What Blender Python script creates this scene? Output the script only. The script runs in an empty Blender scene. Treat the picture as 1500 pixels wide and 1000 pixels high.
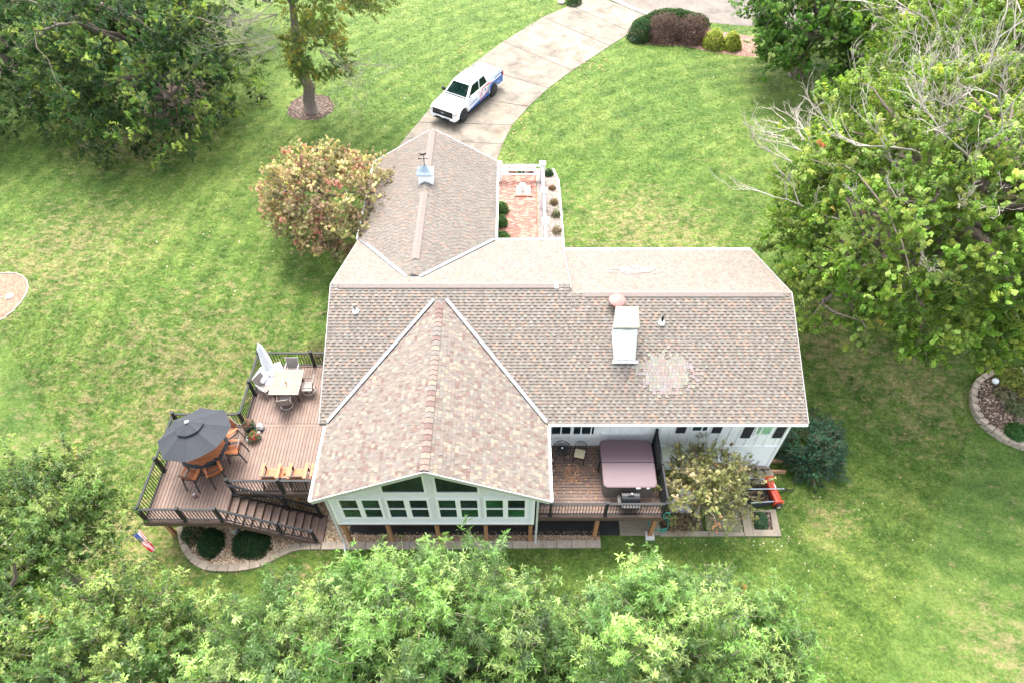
import bpy, bmesh, math, random
import numpy as np
from mathutils import Vector, Matrix
R = math.radians
random.seed(7)
rng = np.random.default_rng(11)
sc = bpy.context.scene

# ------------------------------------------------------------ camera, sky, sun, exposure
H, PITCH, F = 27.0, R(50), 1000.0
cam_d = bpy.data.cameras.new('camera'); cam = bpy.data.objects.new('camera', cam_d)
sc.collection.objects.link(cam); sc.camera = cam
cam.location = (0, 0, H); cam.rotation_euler = (R(90) - PITCH, 0, 0)
cam_d.lens = 24.0; cam_d.sensor_width = 36.0; cam_d.clip_start = 0.5; cam_d.clip_end = 3000

world = bpy.data.worlds.new('World'); sc.world = world; world.use_nodes = True
nt = world.node_tree; bg = nt.nodes['Background']
sky = nt.nodes.new('ShaderNodeTexSky'); sky.sky_type = 'NISHITA'; sky.sun_disc = False
SUN_EL, SUN_AZ = R(60), R(350)
sky.sun_elevation = SUN_EL; sky.sun_rotation = SUN_AZ
sky.air_density = 1.0; sky.dust_density = 4.0; sky.ozone_density = 0.3
hs_ = nt.nodes.new('ShaderNodeHueSaturation'); hs_.inputs['Saturation'].default_value = .45   # thin overcast
nt.links.new(sky.outputs[0], hs_.inputs['Color']); nt.links.new(hs_.outputs[0], bg.inputs[0]); bg.inputs[1].default_value = 0.15
sun_d = bpy.data.lights.new('sun', 'SUN'); sun = bpy.data.objects.new('sun', sun_d)
sc.collection.objects.link(sun)
sun_d.energy = 1.15; sun_d.angle = R(30); sun_d.color = (1.0, 0.965, 0.915)
sv = Vector((math.sin(SUN_AZ) * math.cos(SUN_EL), math.cos(SUN_AZ) * math.cos(SUN_EL), math.sin(SUN_EL)))
sun.rotation_euler = sv.to_track_quat('Z', 'Y').to_euler(); sun.location = (0, 0, 60)
sc.view_settings.view_transform = 'Standard'; sc.view_settings.look = 'None'
sc.view_settings.gamma = 1.0; sc.view_settings.use_curve_mapping = False
sc.view_settings.exposure = 2.42

# ------------------------------------------------------------ surveying helpers
def ray(u, v):
    a, b = (u - 750) / F, (v - 500) / F
    return Vector((a, math.cos(PITCH) - b * math.sin(PITCH), -math.sin(PITCH) - b * math.cos(PITCH)))
def P(u, v, z=0.0):
    d = ray(u, v); t = (H - z) / -d.z
    return Vector((d.x * t, d.y * t, z))
def sm(t): t = min(1, max(0, t)); return t * t * (3 - 2 * t)
def gz(x, y): return 2.0 * sm((y - 15.3) / 8.7)
def gz_np(x, y):
    t = np.clip((y - 15.3) / 8.7, 0, 1); return 2.0 * t * t * (3 - 2 * t)
def G(u, v, dz=0.0):
    z = 0.0
    for _ in range(60):
        p = P(u, v, z); z = z * .5 + .5 * (gz(p.x, p.y) + dz)
    return P(u, v, z)

# ------------------------------------------------------------ materials
MATS = {}
def new_mat(name):
    m = bpy.data.materials.new(name); m.use_nodes = True
    t = m.node_tree; return m, t, t.nodes['Principled BSDF']
def ramp(t, fac, stops):
    r = t.nodes.new('ShaderNodeValToRGB'); e = r.color_ramp.elements
    while len(e) < len(stops): e.new(0.5)
    for i, (p, c) in enumerate(stops):
        e[i].position = p; e[i].color = (*c, 1) if len(c) == 3 else c
    t.links.new(fac, r.inputs[0]); return r.outputs[0]
def noise(t, vec, scale, detail=4, rough=.6, dist=0.0):
    n = t.nodes.new('ShaderNodeTexNoise'); n.inputs['Scale'].default_value = scale
    n.inputs['Detail'].default_value = detail; n.inputs['Roughness'].default_value = rough
    n.inputs['Distortion'].default_value = dist
    t.links.new(vec, n.inputs['Vector']); return n.outputs['Fac']
def mix(t, fac, a, b, mode='MIX'):
    n = t.nodes.new('ShaderNodeMix'); n.data_type = 'RGBA'; n.blend_type = mode; n.clamp_factor = True
    for s, v in ((n.inputs[0], fac), (n.inputs[6], a), (n.inputs[7], b)):
        if isinstance(v, (int, float)): s.default_value = v
        elif isinstance(v, tuple): s.default_value = (*v, 1) if len(v) == 3 else v
        else: t.links.new(v, s)
    return n.outputs[2]
def bump(t, bs, h, strength, dist):
    b = t.nodes.new('ShaderNodeBump'); b.inputs['Strength'].default_value = strength
    b.inputs['Distance'].default_value = dist; t.links.new(h, b.inputs['Height'])
    t.links.new(b.outputs[0], bs.inputs['Normal'])
def coords(t, kind='Object'):
    return t.nodes.new('ShaderNodeTexCoord').outputs[kind]
def world_pos(t):
    return t.nodes.new('ShaderNodeNewGeometry').outputs['Position']
def M(name, col, rough=.6, var=.25, scale=6.0, metal=0.0, bmp=0.0, attr=False, obj_rand=0.0, stretch=None):
    """painted / plain surface with uneven wear; attr: colour from the mesh, obj_rand: tone varies piece by piece"""
    if name in MATS: return MATS[name]
    m, t, b = new_mat(name); vec = world_pos(t)
    if stretch:
        mp = t.nodes.new('ShaderNodeMapping'); mp.inputs['Scale'].default_value = stretch
        t.links.new(vec, mp.inputs[0]); vec = mp.outputs[0]
    n = noise(t, vec, scale, 5, .65)
    if attr:
        a = t.nodes.new('ShaderNodeVertexColor'); a.layer_name = 'Col'; base = a.outputs[0]
    else: base = col
    lo, hi = 1 - var, 1 + var
    f = ramp(t, n, [(.3, (lo,) * 3), (.7, (min(hi, 1.6),) * 3)])
    c = mix(t, 1.0, base, f, 'MULTIPLY')
    if obj_rand:
        oi = t.nodes.new('ShaderNodeObjectInfo')
        g = ramp(t, oi.outputs['Random'], [(0, (1 - obj_rand,) * 3), (1, (1 + obj_rand,) * 3)])
        c = mix(t, 1.0, c, g, 'MULTIPLY')
    t.links.new(c, b.inputs['Base Color'])
    b.inputs['Roughness'].default_value = rough; b.inputs['Metallic'].default_value = metal
    if bmp: bump(t, b, noise(t, vec, scale * 6, 3), .5, bmp)
    MATS[name] = m; return m
def M_leaf(name, rough=.5, transl=.35, spec=.35):
    if name in MATS: return MATS[name]
    m, t, b = new_mat(name)
    a = t.nodes.new('ShaderNodeVertexColor'); a.layer_name = 'Col'
    t.links.new(a.outputs[0], b.inputs['Base Color']); b.inputs['Roughness'].default_value = rough
    b.inputs['Specular IOR Level'].default_value = spec
    tr = t.nodes.new('ShaderNodeBsdfTranslucent')
    c = mix(t, 1.0, a.outputs[0], (1.25, 1.3, .7), 'MULTIPLY'); t.links.new(c, tr.inputs[0])
    ms = t.nodes.new('ShaderNodeMixShader'); ms.inputs[0].default_value = transl
    t.links.new(b.outputs[0], ms.inputs[1]); t.links.new(tr.outputs[0], ms.inputs[2])
    t.links.new(ms.outputs[0], t.nodes['Material Output'].inputs[0]); MATS[name] = m; return m
def M_lawn():
    m, t, b = new_mat('lawn_grass'); v = world_pos(t)
    big = noise(t, v, .07, 3, .5); med = noise(t, v, .55, 5, .6, .6); fine = noise(t, v, 3.2, 6, .7); vf = noise(t, v, 9, 5, .8)
    g = ramp(t, med, [(.30, (.054, .106, .020)), (.52, (.090, .154, .029)), (.72, (.138, .198, .047))])
    g2 = ramp(t, big, [(.35, (.85, .92, .8)), (.65, (1.15, 1.06, 1.05))]); g = mix(t, 1, g, g2, 'MULTIPLY')
    f1 = ramp(t, fine, [(.3, (.66, .72, .64)), (.7, (1.32, 1.24, 1.36))]); g = mix(t, 1, g, f1, 'MULTIPLY')
    f2 = ramp(t, vf, [(.30, (.42, .50, .40)), (.70, (1.62, 1.52, 1.7))]); g = mix(t, 1, g, f2, 'MULTIPLY')
    # mowing rounds
    sep = t.nodes.new('ShaderNodeMapping'); sep.inputs['Location'].default_value = (-22, -22, 0)
    t.links.new(v, sep.inputs[0]); w = t.nodes.new('ShaderNodeTexWave'); w.wave_type = 'RINGS'; w.rings_direction = 'Z'
    w.inputs['Scale'].default_value = .24; w.inputs['Distortion'].default_value = 1.8; w.inputs['Detail'].default_value = 2
    w.inputs['Detail Scale'].default_value = .3
    t.links.new(sep.outputs[0], w.inputs[0])
    st = ramp(t, w.outputs['Fac'], [(.25, (.88, .92, .88)), (.75, (1.12, 1.08, 1.12))]); g = mix(t, 1, g, st, 'MULTIPLY')
    # dry thatch: small elongated patches, gathered where the lawn is thin
    mp = t.nodes.new('ShaderNodeMapping'); mp.inputs['Rotation'].default_value = (0, 0, .35); mp.inputs['Scale'].default_value = (1, 1.7, 1)
    t.links.new(v, mp.inputs[0])
    d1 = noise(t, mp.outputs[0], 1.9, 9, .82, .2); area = noise(t, v, .11, 3, .6, .4)
    def mth(op, a, bb):
        n = t.nodes.new('ShaderNodeMath'); n.operation = op
        for s, x in ((n.inputs[0], a), (n.inputs[1], bb)):
            if isinstance(x, (int, float)): s.default_value = x
            else: t.links.new(x, s)
        return n.outputs[0]
    # thin, dry turf: a western lawn patch, the strip left of the deck, the yard north of the roof
    vm = None
    for (px, py, rad) in ((-16, 19.5, 7.0), (-15.5, 11.5, 4.2), (6.5, 29, 5), (16.5, 20.5, 3.5), (19, 19.5, 4), (-24, 38, 5), (-24, 27, 6), (-8.2, 9.8, 1.6), (18.5, 7.5, 2.5), (13.4, 12.8, 1.6), (15.5, 21.5, 3)):
        dn = t.nodes.new('ShaderNodeVectorMath'); dn.operation = 'DISTANCE'; t.links.new(v, dn.inputs[0]); dn.inputs[1].default_value = (px, py, gz(px, py))
        mr = t.nodes.new('ShaderNodeMapRange'); t.links.new(dn.outputs['Value'], mr.inputs[0]); mr.inputs[1].default_value = rad * 1.25; mr.inputs[2].default_value = rad * .2
        vm = mr.outputs[0] if vm is None else mth('MAXIMUM', vm, mr.outputs[0])
    thr = mth('ADD', mth('MULTIPLY', vm, .115), mth('MULTIPLY', area, .16))
    s = mth('ADD', d1, thr); mk = t.nodes.new('ShaderNodeMapRange'); t.links.new(s, mk.inputs[0]); mk.inputs[1].default_value = .635; mk.inputs[2].default_value = .745
    straw = ramp(t, vf, [(.3, (.20, .165, .075)), (.7, (.38, .30, .16))])
    mk2 = mth('MULTIPLY', mk.outputs[0], .66)
    g = mix(t, mk2, g, straw)
    t.links.new(g, b.inputs['Base Color']); b.inputs['Roughness'].default_value = .75; b.inputs['Specular IOR Level'].default_value = .15
    bump(t, b, mth('ADD', vf, noise(t, v, 45, 3, .7)), 1.0, .05)
    return m
def M_speckle(name, stops, scale, bmp=.02, rough=.9, big=.5, bigc=((.8,) * 3, (1.15,) * 3)):
    m, t, b = new_mat(name); v = world_pos(t)
    vo = t.nodes.new('ShaderNodeTexVoronoi'); vo.inputs['Scale'].default_value = scale; t.links.new(v, vo.inputs['Vector'])
    sp = t.nodes.new('ShaderNodeSeparateColor'); t.links.new(vo.outputs['Color'], sp.inputs[0])
    c = ramp(t, sp.outputs[0], stops); f = ramp(t, noise(t, v, big, 5, .65), [(.3, bigc[0]), (.7, bigc[1])])
    t.links.new(mix(t, 1, c, f, 'MULTIPLY'), b.inputs['Base Color']); b.inputs['Roughness'].default_value = rough
    bump(t, b, vo.outputs['Distance'], .8, bmp); return m
def M_concrete(name, col, stain=.35, scale=1.2, tint=(.75, .62, .5)):
    m, t, b = new_mat(name); v = world_pos(t)
    n1 = noise(t, v, scale, 7, .68, .4); n2 = noise(t, v, scale * 9, 4, .7); n3 = noise(t, v, 60, 2)
    c = ramp(t, n1, [(.32, tuple(x * (1 - stain) for x in col)), (.55, col), (.75, tuple(min(.75, x * 1.15) for x in col))])
    c = mix(t, 1, c, ramp(t, n2, [(.3, (.88,) * 3), (.7, (1.08,) * 3)]), 'MULTIPLY')
    c = mix(t, ramp(t, noise(t, v, .5, 6, .7), [(.52, (0,) * 3), (.68, (.55,) * 3)]), c, mix(t, 1, c, tint, 'MULTIPLY'))
    oi = t.nodes.new('ShaderNodeObjectInfo'); c = mix(t, 1, c, ramp(t, oi.outputs['Random'], [(0, (.92,) * 3), (1, (1.05,) * 3)]), 'MULTIPLY')
    t.links.new(c, b.inputs['Base Color']); b.inputs['Roughness'].default_value = .88; bump(t, b, n3, .3, .01); return m
def M_glass(name='window_glass', col=(.012, .03, .03)):
    if name in MATS: return MATS[name]
    m, t, b = new_mat(name); n = noise(t, world_pos(t), .8, 3)
    t.links.new(ramp(t, n, [(.3, tuple(x * .5 for x in col)), (.7, tuple(x * 1.6 for x in col))]), b.inputs['Base Color'])
    if 'car' in name: col_rand = [(0, (.8, .8, .8)), (1, (1.2, 1.2, 1.2))]
    else: col_rand = [(0, (.4, .4, .6)), (.5, (.9, .9, 1.0)), (.8, (1.3, 2.2, .9)), (1, (2.0, 2.6, 2.2))]  # green-lit panes painted in: random tint and brightness per pane
    oi = t.nodes.new('ShaderNodeObjectInfo'); l0 = b.inputs['Base Color'].links[0].from_socket; t.links.new(mix(t, 1, l0, ramp(t, oi.outputs['Random'], col_rand), 'MULTIPLY'), b.inputs['Base Color'])
    b.inputs['Roughness'].default_value = .04; b.inputs['IOR'].default_value = 1.5; b.inputs['Specular IOR Level'].default_value = .5
    MATS[name] = m; return m

# ------------------------------------------------------------ mesh building
class MB:
    def __init__(s): s.v = []; s.f = []; s.c = []
    def face(s, pts, col=None):
        n = len(s.v); s.v += [tuple(p) for p in pts]; s.f.append(tuple(range(n, n + len(pts)))); s.c.append(col); return s
    def hexa(s, b, t_, col=None):
        n = len(s.v); s.v += [tuple(p) for p in b] + [tuple(p) for p in t_]
        for q in ((3, 2, 1, 0), (4, 5, 6, 7), (0, 1, 5, 4), (1, 2, 6, 5), (2, 3, 7, 6), (3, 0, 4, 7)):
            s.f.append(tuple(n + i for i in q)); s.c.append(col)
        return s
    def box(s, lo, hi, col=None):
        (a, b, c), (d, e, f) = lo, hi
        return s.hexa([(a, b, c), (d, b, c), (d, e, c), (a, e, c)], [(a, b, f), (d, b, f), (d, e, f), (a, e, f)], col)
    def cbox(s, c, size, col=None, rot=None):
        c = Vector(c); hx, hy, hz = [x / 2 for x in size]; m = rot or Matrix.Identity(3)
        pts = [c + m @ Vector(p) for p in ((-hx, -hy, -hz), (hx, -hy, -hz), (hx, hy, -hz), (-hx, hy, -hz), (-hx, -hy, hz), (hx, -hy, hz), (hx, hy, hz), (-hx, hy, hz))]
        return s.hexa(pts[:4], pts[4:], col)
    def prism(s, poly, off, col=None):
        off = Vector(off); n = len(s.v); k = len(poly); a = [Vector(p) for p in poly]
        s.v += [tuple(p) for p in a] + [tuple(p + off) for p in a]
        s.f.append(tuple(n + i for i in reversed(range(k)))); s.f.append(tuple(n + k + i for i in range(k))); s.c += [col, col]
        for i in range(k):
            j = (i + 1) % k; s.f.append((n + i, n + j, n + k + j, n + k + i)); s.c.append(col)
        return s
    def tube(s, path, rad, n=8, col=None, cap=True):
        path = [Vector(p) for p in path]
        if not hasattr(rad, '__len__'): rad = [rad] * len(path)
        base = len(s.v); ref = Vector((0, 0, 1))
        for i, p in enumerate(path):
            d = (path[min(i + 1, len(path) - 1)] - path[max(i - 1, 0)]).normalized()
            r_ = Vector((1, 0, 0)) if abs(d.z) > .95 else ref
            a = d.cross(r_).normalized(); b = d.cross(a)
            for k in range(n):
                an = 2 * math.pi * k / n; s.v.append(tuple(p + (a * math.cos(an) + b * math.sin(an)) * rad[i]))
        for i in range(len(path) - 1):
            for k in range(n):
                k2 = (k + 1) % n; s.f.append((base + i * n + k, base + i * n + k2, base + (i + 1) * n + k2, base + (i + 1) * n + k)); s.c.append(col)
        if cap:
            s.f.append(tuple(base + k for k in range(n))); s.f.append(tuple(base + (len(path) - 1) * n + k for k in reversed(range(n)))); s.c += [col, col]
        return s
    def lathe(s, prof, c=(0, 0, 0), n=16, col=None, sx=1, sy=1):
        base = len(s.v); cx, cy, cz = c
        for r, z in prof:
            for k in range(n):
                an = 2 * math.pi * k / n; s.v.append((cx + r * sx * math.cos(an), cy + r * sy * math.sin(an), cz + z))
        for i in range(len(prof) - 1):
            for k in range(n):
                k2 = (k + 1) % n; s.f.append((base + i * n + k, base + i * n + k2, base + (i + 1) * n + k2, base + (i + 1) * n + k)); s.c.append(col)
        s.f.append(tuple(base + k for k in reversed(range(n)))); s.f.append(tuple(base + (len(prof) - 1) * n + k for k in range(n))); s.c += [col, col]
        return s
OFF = {}
def root_off(o):
    while o.parent: o = o.parent
    return OFF.get(o.name, Vector((0, 0, 0)))
def build(name, mb, mat, parent=None, world=False, smooth=False, bevel=0.0):
    me = bpy.data.meshes.new(name); vs = mb.v
    if world and parent:
        o0 = root_off(parent); vs = [(x - o0.x, y - o0.y, z - o0.z) for x, y, z in vs]
    me.from_pydata(vs, [], mb.f)
    if any(c is not None for c in mb.c):
        ca = me.color_attributes.new('Col', 'FLOAT_COLOR', 'CORNER'); arr = []
        for f, c in zip(mb.f, mb.c): arr += [*(c or (1, 1, 1)), 1.0] * len(f)
        ca.data.foreach_set('color', arr)
    me.materials.append(mat)
    if smooth: me.polygons.foreach_set('use_smooth', [True] * len(me.polygons))
    o = bpy.data.objects.new(name, me); sc.collection.objects.link(o); o.parent = parent
    if bevel:
        bv = o.modifiers.new('bevel', 'BEVEL'); bv.width = bevel; bv.segments = 2; bv.limit_method = 'ANGLE'; bv.angle_limit = R(40)
    return o
_UNIT = {}
def unit(kind, mat):
    key = (kind, mat.name)
    if key not in _UNIT:
        mb = MB()
        if kind == 'box': mb.box((-.5, -.5, -.5), (.5, .5, .5))
        else: mb.lathe([(1, -.5), (1, .5)], n=12)
        me = bpy.data.meshes.new(kind + '_piece'); me.from_pydata(mb.v, [], mb.f); me.materials.append(mat)
        if kind != 'box': me.polygons.foreach_set('use_smooth', [len(p.vertices) == 4 for p in me.polygons])
        _UNIT[key] = me
    return _UNIT[key]
def piece(name, mat, c, size, parent, rot=(0, 0, 0), kind='box', world=False):
    o = bpy.data.objects.new(name, unit(kind, mat)); sc.collection.objects.link(o); o.parent = parent
    c = Vector(c)
    if world: c = c - root_off(parent)
    o.location = c; o.scale = size; o.rotation_euler = rot; return o
def bar(name, mat, p, q, w, parent, kind='box', world=False, w2=None):
    p, q = Vector(p), Vector(q); d = q - p
    o = piece(name, mat, (p + q) / 2, (w, w2 or w, d.length), parent, kind=kind, world=world)
    o.rotation_euler = d.to_track_quat('Z', 'Y').to_euler(); return o
def thing(name, label, cat, loc=(0, 0, 0), rz=0.0, group=None):
    o = bpy.data.objects.new(name, None); sc.collection.objects.link(o); o.empty_display_size = .3
    o.location = loc; o.rotation_euler = (0, 0, rz); tag(o, label, cat, group); OFF[o.name] = Vector(loc); return o
def tag(o, label, cat, group=None):
    o['label'] = label; o['category'] = cat
    if group: o['group'] = group
    return o
def struct(o): o['kind'] = 'structure'; return o
def stuff(o, label=None, cat=None):
    o['kind'] = 'stuff'
    if label: o['label'] = label
    if cat: o['category'] = cat
    return o
KIDS = {}
def copy_tree(o, parent=None):
    c = o.copy(); sc.collection.objects.link(c); c.parent = parent
    for ch in list(o.children): copy_tree(ch, c)
    return c
def place(o, loc, rz, label=None):
    o.location = loc; o.rotation_euler = (0, 0, rz)
    if label: o['label'] = label
    return o

def inpoly(x, y, poly):
    ins = np.zeros(x.shape, bool); n = len(poly)
    for i in range(n):
        x1, y1 = poly[i][0], poly[i][1]; x2, y2 = poly[(i + 1) % n][0], poly[(i + 1) % n][1]
        if y1 == y2: continue
        c = ((y1 > y) != (y2 > y)) & (x < (x2 - x1) * (y - y1) / (y2 - y1) + x1); ins ^= c
    return ins
def np_mesh(name, V, faces_per, k, cols, mat, parent=None, smooth=False):
    """V (n,k,3) verts of n small pieces, faces_per list of quads/tris per piece, cols (n,3)"""
    n = V.shape[0]; me = bpy.data.meshes.new(name)
    fl = []; ls = []; tot = 0; starts = []
    base = (np.arange(n) * k)[:, None]
    idx = np.concatenate([base + np.array(f)[None, :] for f in faces_per], axis=1)  # n, sum
    lens = [len(f) for f in faces_per]
    me.vertices.add(n * k); me.vertices.foreach_set('co', V.astype(np.float32).ravel())
    L = idx.size; me.loops.add(L); me.loops.foreach_set('vertex_index', idx.astype(np.int32).ravel())
    npoly = n * len(lens); me.polygons.add(npoly)
    one = np.concatenate([[0], np.cumsum(lens)[:-1]]); st = (np.arange(n) * sum(lens))[:, None] + one[None, :]
    me.polygons.foreach_set('loop_start', st.astype(np.int32).ravel())
    me.polygons.foreach_set('loop_total', np.tile(np.array(lens, np.int32), n))
    me.update(calc_edges=True)
    ca = me.color_attributes.new('Col', 'FLOAT_COLOR', 'POINT')
    c4 = np.ones((n, k, 4), np.float32); c4[:, :, :3] = cols[:, None, :]; ca.data.foreach_set('color', c4.ravel())
    me.materials.append(mat)
    if smooth: me.polygons.foreach_set('use_smooth', np.ones(npoly, bool))
    o = bpy.data.objects.new(name, me); sc.collection.objects.link(o); o.parent = parent; return o
def unitv(a): return a / np.maximum(np.linalg.norm(a, axis=-1, keepdims=True), 1e-9)
def palette(n, cols, jit=.12, w=None):
    c = np.array(cols, float); i = rng.choice(len(c), n, p=w); out = c[i] * (1 + rng.normal(0, jit, (n, 1))); return np.clip(out, .004, .9)
def leaves(name, pos, axis, L, W, cols, mat, parent=None, per=6, spread=(55, 95), droop=.25, fold=.18):
    """whorls of folded leaves at pos (n,3), around axis (n,3); cols (n,3)"""
    n = len(pos); axis = unitv(axis); ref = rng.normal(size=(n, 3)); a = unitv(np.cross(axis, ref)); b = np.cross(axis, a)
    P_ = np.repeat(pos, per, 0); A = np.repeat(axis, per, 0); a = np.repeat(a, per, 0); b = np.repeat(b, per, 0)
    m = n * per; ph = (np.tile(np.arange(per), n) / per * 2 * np.pi + rng.normal(0, .35, m))[:, None]
    th = np.radians(rng.uniform(spread[0], spread[1], m))[:, None]
    d = unitv(A * np.cos(th) + (a * np.cos(ph) + b * np.sin(ph)) * np.sin(th))
    ll = (L * rng.uniform(.65, 1.15, m))[:, None]; ww = (W * rng.uniform(.75, 1.15, m))[:, None]
    side = unitv(np.cross(d, A) + rng.normal(0, .25, (m, 3))); up = np.cross(side, d)
    base = P_ + d * ll * .08; tip = P_ + d * ll; tip[:, 2] -= (ll[:, 0] * droop * rng.uniform(.2, 1.4, m))
    mid = P_ + d * ll * .5 + up * ww * fold
    V = np.stack([base, mid + side * ww * .5, tip, mid - side * ww * .5], 1)
    C = np.repeat(cols, per, 0) * (1 + rng.normal(0, .10, (m, 1)))
    return np_mesh(name, V, [(0, 1, 2, 3)], 4, np.clip(C, .004, .9), mat, parent)

def M_shoot(name, rough=.55, transl=.4, spec=.25):
    """leaf surface: colour of the leaf in its shoot times the shoot's own tone"""
    if name in MATS: return MATS[name]
    m, t, b = new_mat(name)
    a = t.nodes.new('ShaderNodeVertexColor'); a.layer_name = 'Col'
    k = t.nodes.new('ShaderNodeAttribute'); k.attribute_type = 'INSTANCER'; k.attribute_name = 'tone'
    c = mix(t, 1.0, a.outputs[0], k.outputs['Color'], 'MULTIPLY')
    t.links.new(c, b.inputs['Base Color']); b.inputs['Roughness'].default_value = rough; b.inputs['Specular IOR Level'].default_value = spec
    tr = t.nodes.new('ShaderNodeBsdfTranslucent'); c2 = mix(t, 1.0, c, (1.2, 1.25, .75), 'MULTIPLY'); t.links.new(c2, tr.inputs[0])
    ms = t.nodes.new('ShaderNodeMixShader'); ms.inputs[0].default_value = transl
    t.links.new(b.outputs[0], ms.inputs[1]); t.links.new(tr.outputs[0], ms.inputs[2]); t.links.new(ms.outputs[0], t.nodes['Material Output'].inputs[0]); MATS[name] = m; return m
_SRC = {}
def shoot_source(length, ts, per, L, W, mat, spread, variants=4, seed=5):
    key = (length, tuple(ts), per, L, W, mat.name, spread)
    if key in _SRC: return _SRC[key]
    col = bpy.data.collections.new('shoot_sources'); r = np.random.default_rng(seed)
    for v in range(variants):
        V, C = [], []
        bend = r.normal(0, .12, 2)
        for t in ts:
            p0 = np.array([bend[0] * t * t * length, bend[1] * t * t * length, t * length]); term = t >= max(ts) - 1e-6
            for k in range(per):
                ph = 2 * np.pi * (k / per) + r.normal(0, .3) + t * 7; th = np.radians(r.uniform(*spread)) * (1.0 if not term else .85)
                d = np.array([np.cos(ph) * np.sin(th), np.sin(ph) * np.sin(th), np.cos(th)]); side = np.cross(d, [0, 0, 1.0]) + r.normal(0, .22, 3); side /= np.linalg.norm(side); up = np.cross(side, d)
                l = L * r.uniform(.65, 1.1); w = W * r.uniform(.8, 1.15); p1 = p0 + r.normal(0, .012, 3) + [0, 0, -r.uniform(0, .1) * length / max(2, len(ts))]
                mid = p1 + d * l * .48 + up * w * .2; tip = p1 + d * l - np.array([0, 0, 1]) * l * r.uniform(.05, .35)
                V.append([p1 + d * l * .06, mid + side * w * .5, tip, mid - side * w * .5]); C.append(np.full(3, r.uniform(.78, 1.2)) * [1 + r.normal(0, .05), 1, 1 + r.normal(0, .05)])
        o = np_mesh('shoot', np.array(V), [(0, 1, 2, 3)], 4, np.array(C), mat); sc.collection.objects.unlink(o)
        mb = MB(); mb.tube([(0, 0, -.15 * length), (bend[0] * .25 * length, bend[1] * .25 * length, .5 * length), (bend[0] * length, bend[1] * length, length)], [.009, .006, .003], 3, cap=False)
        o2 = build('shoot_stem', mb, M('twig', (.20, .17, .12), .9, .2, 8)); sc.collection.objects.unlink(o2)
        # join leaves and stem into one source mesh
        bm = bmesh.new(); bm.from_mesh(o.data); n0 = len(bm.faces); bm.from_mesh(o2.data); bm.faces.ensure_lookup_table()
        for f in bm.faces[n0:]: f.material_index = 1
        bm.to_mesh(o.data); bm.free(); o.data.materials.append(o2.data.materials[0]); bpy.data.objects.remove(o2); col.objects.link(o)
    _SRC[key] = col; return col
def shoot_field(name, pos, axis, scale, tone, col, parent):
    n = len(pos); axis = unitv(axis); me = bpy.data.meshes.new(name); me.vertices.add(n); me.vertices.foreach_set('co', pos.astype(np.float32).ravel())
    # euler XYZ turning +Z to axis with a random spin: Rz(phi) Ry(theta) after an own spin about Z is left to the X slot of the node
    th = np.arccos(np.clip(axis[:, 2], -1, 1)); ph = np.arctan2(axis[:, 1], axis[:, 0]); rot = np.stack([np.zeros(n), th, ph], 1).astype(np.float32)
    for nm, ty, arr in (('rot', 'FLOAT_VECTOR', rot), ('size', 'FLOAT', scale.astype(np.float32)), ('spin', 'FLOAT', rng.uniform(0, 6.28, n).astype(np.float32))):
        a = me.attributes.new(nm, ty, 'POINT'); a.data.foreach_set('vector' if ty == 'FLOAT_VECTOR' else 'value', arr.ravel())
    a = me.attributes.new('tone', 'FLOAT_COLOR', 'POINT'); c4 = np.ones((n, 4), np.float32); c4[:, :3] = np.clip(tone, .004, .9); a.data.foreach_set('color', c4.ravel())
    o = bpy.data.objects.new(name, me); sc.collection.objects.link(o); o.parent = parent
    ng = bpy.data.node_groups.new('leafy_shoots', 'GeometryNodeTree')
    ng.interface.new_socket('Geometry', in_out='INPUT', socket_type='NodeSocketGeometry'); ng.interface.new_socket('Geometry', in_out='OUTPUT', socket_type='NodeSocketGeometry')
    N = ng.nodes.new; gi, go, ip, ci = N('NodeGroupInput'), N('NodeGroupOutput'), N('GeometryNodeInstanceOnPoints'), N('GeometryNodeCollectionInfo')
    ci.inputs['Collection'].default_value = col; ci.inputs['Separate Children'].default_value = True; ci.inputs['Reset Children'].default_value = True; ip.inputs['Pick Instance'].default_value = True
    def att(nm, ty): q = N('GeometryNodeInputNamedAttribute'); q.data_type = ty; q.inputs['Name'].default_value = nm; return q.outputs[0]
    lk = ng.links.new; lk(gi.outputs[0], ip.inputs['Points']); lk(ci.outputs[0], ip.inputs['Instance']); lk(att('rot', 'FLOAT_VECTOR'), ip.inputs['Rotation']); lk(att('size', 'FLOAT'), ip.inputs['Scale'])
    ri = N('GeometryNodeRotateInstances'); cx = N('ShaderNodeCombineXYZ'); lk(att('spin', 'FLOAT'), cx.inputs['Z']); lk(cx.outputs[0], ri.inputs['Rotation']); ri.inputs['Local Space'].default_value = True
    lk(ip.outputs[0], ri.inputs[0]); lk(ri.outputs[0], go.inputs[0]); md = o.modifiers.new('shoots', 'NODES'); md.node_group = ng; o['kind'] = 'stuff'; return o
print('helpers ok')
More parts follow.
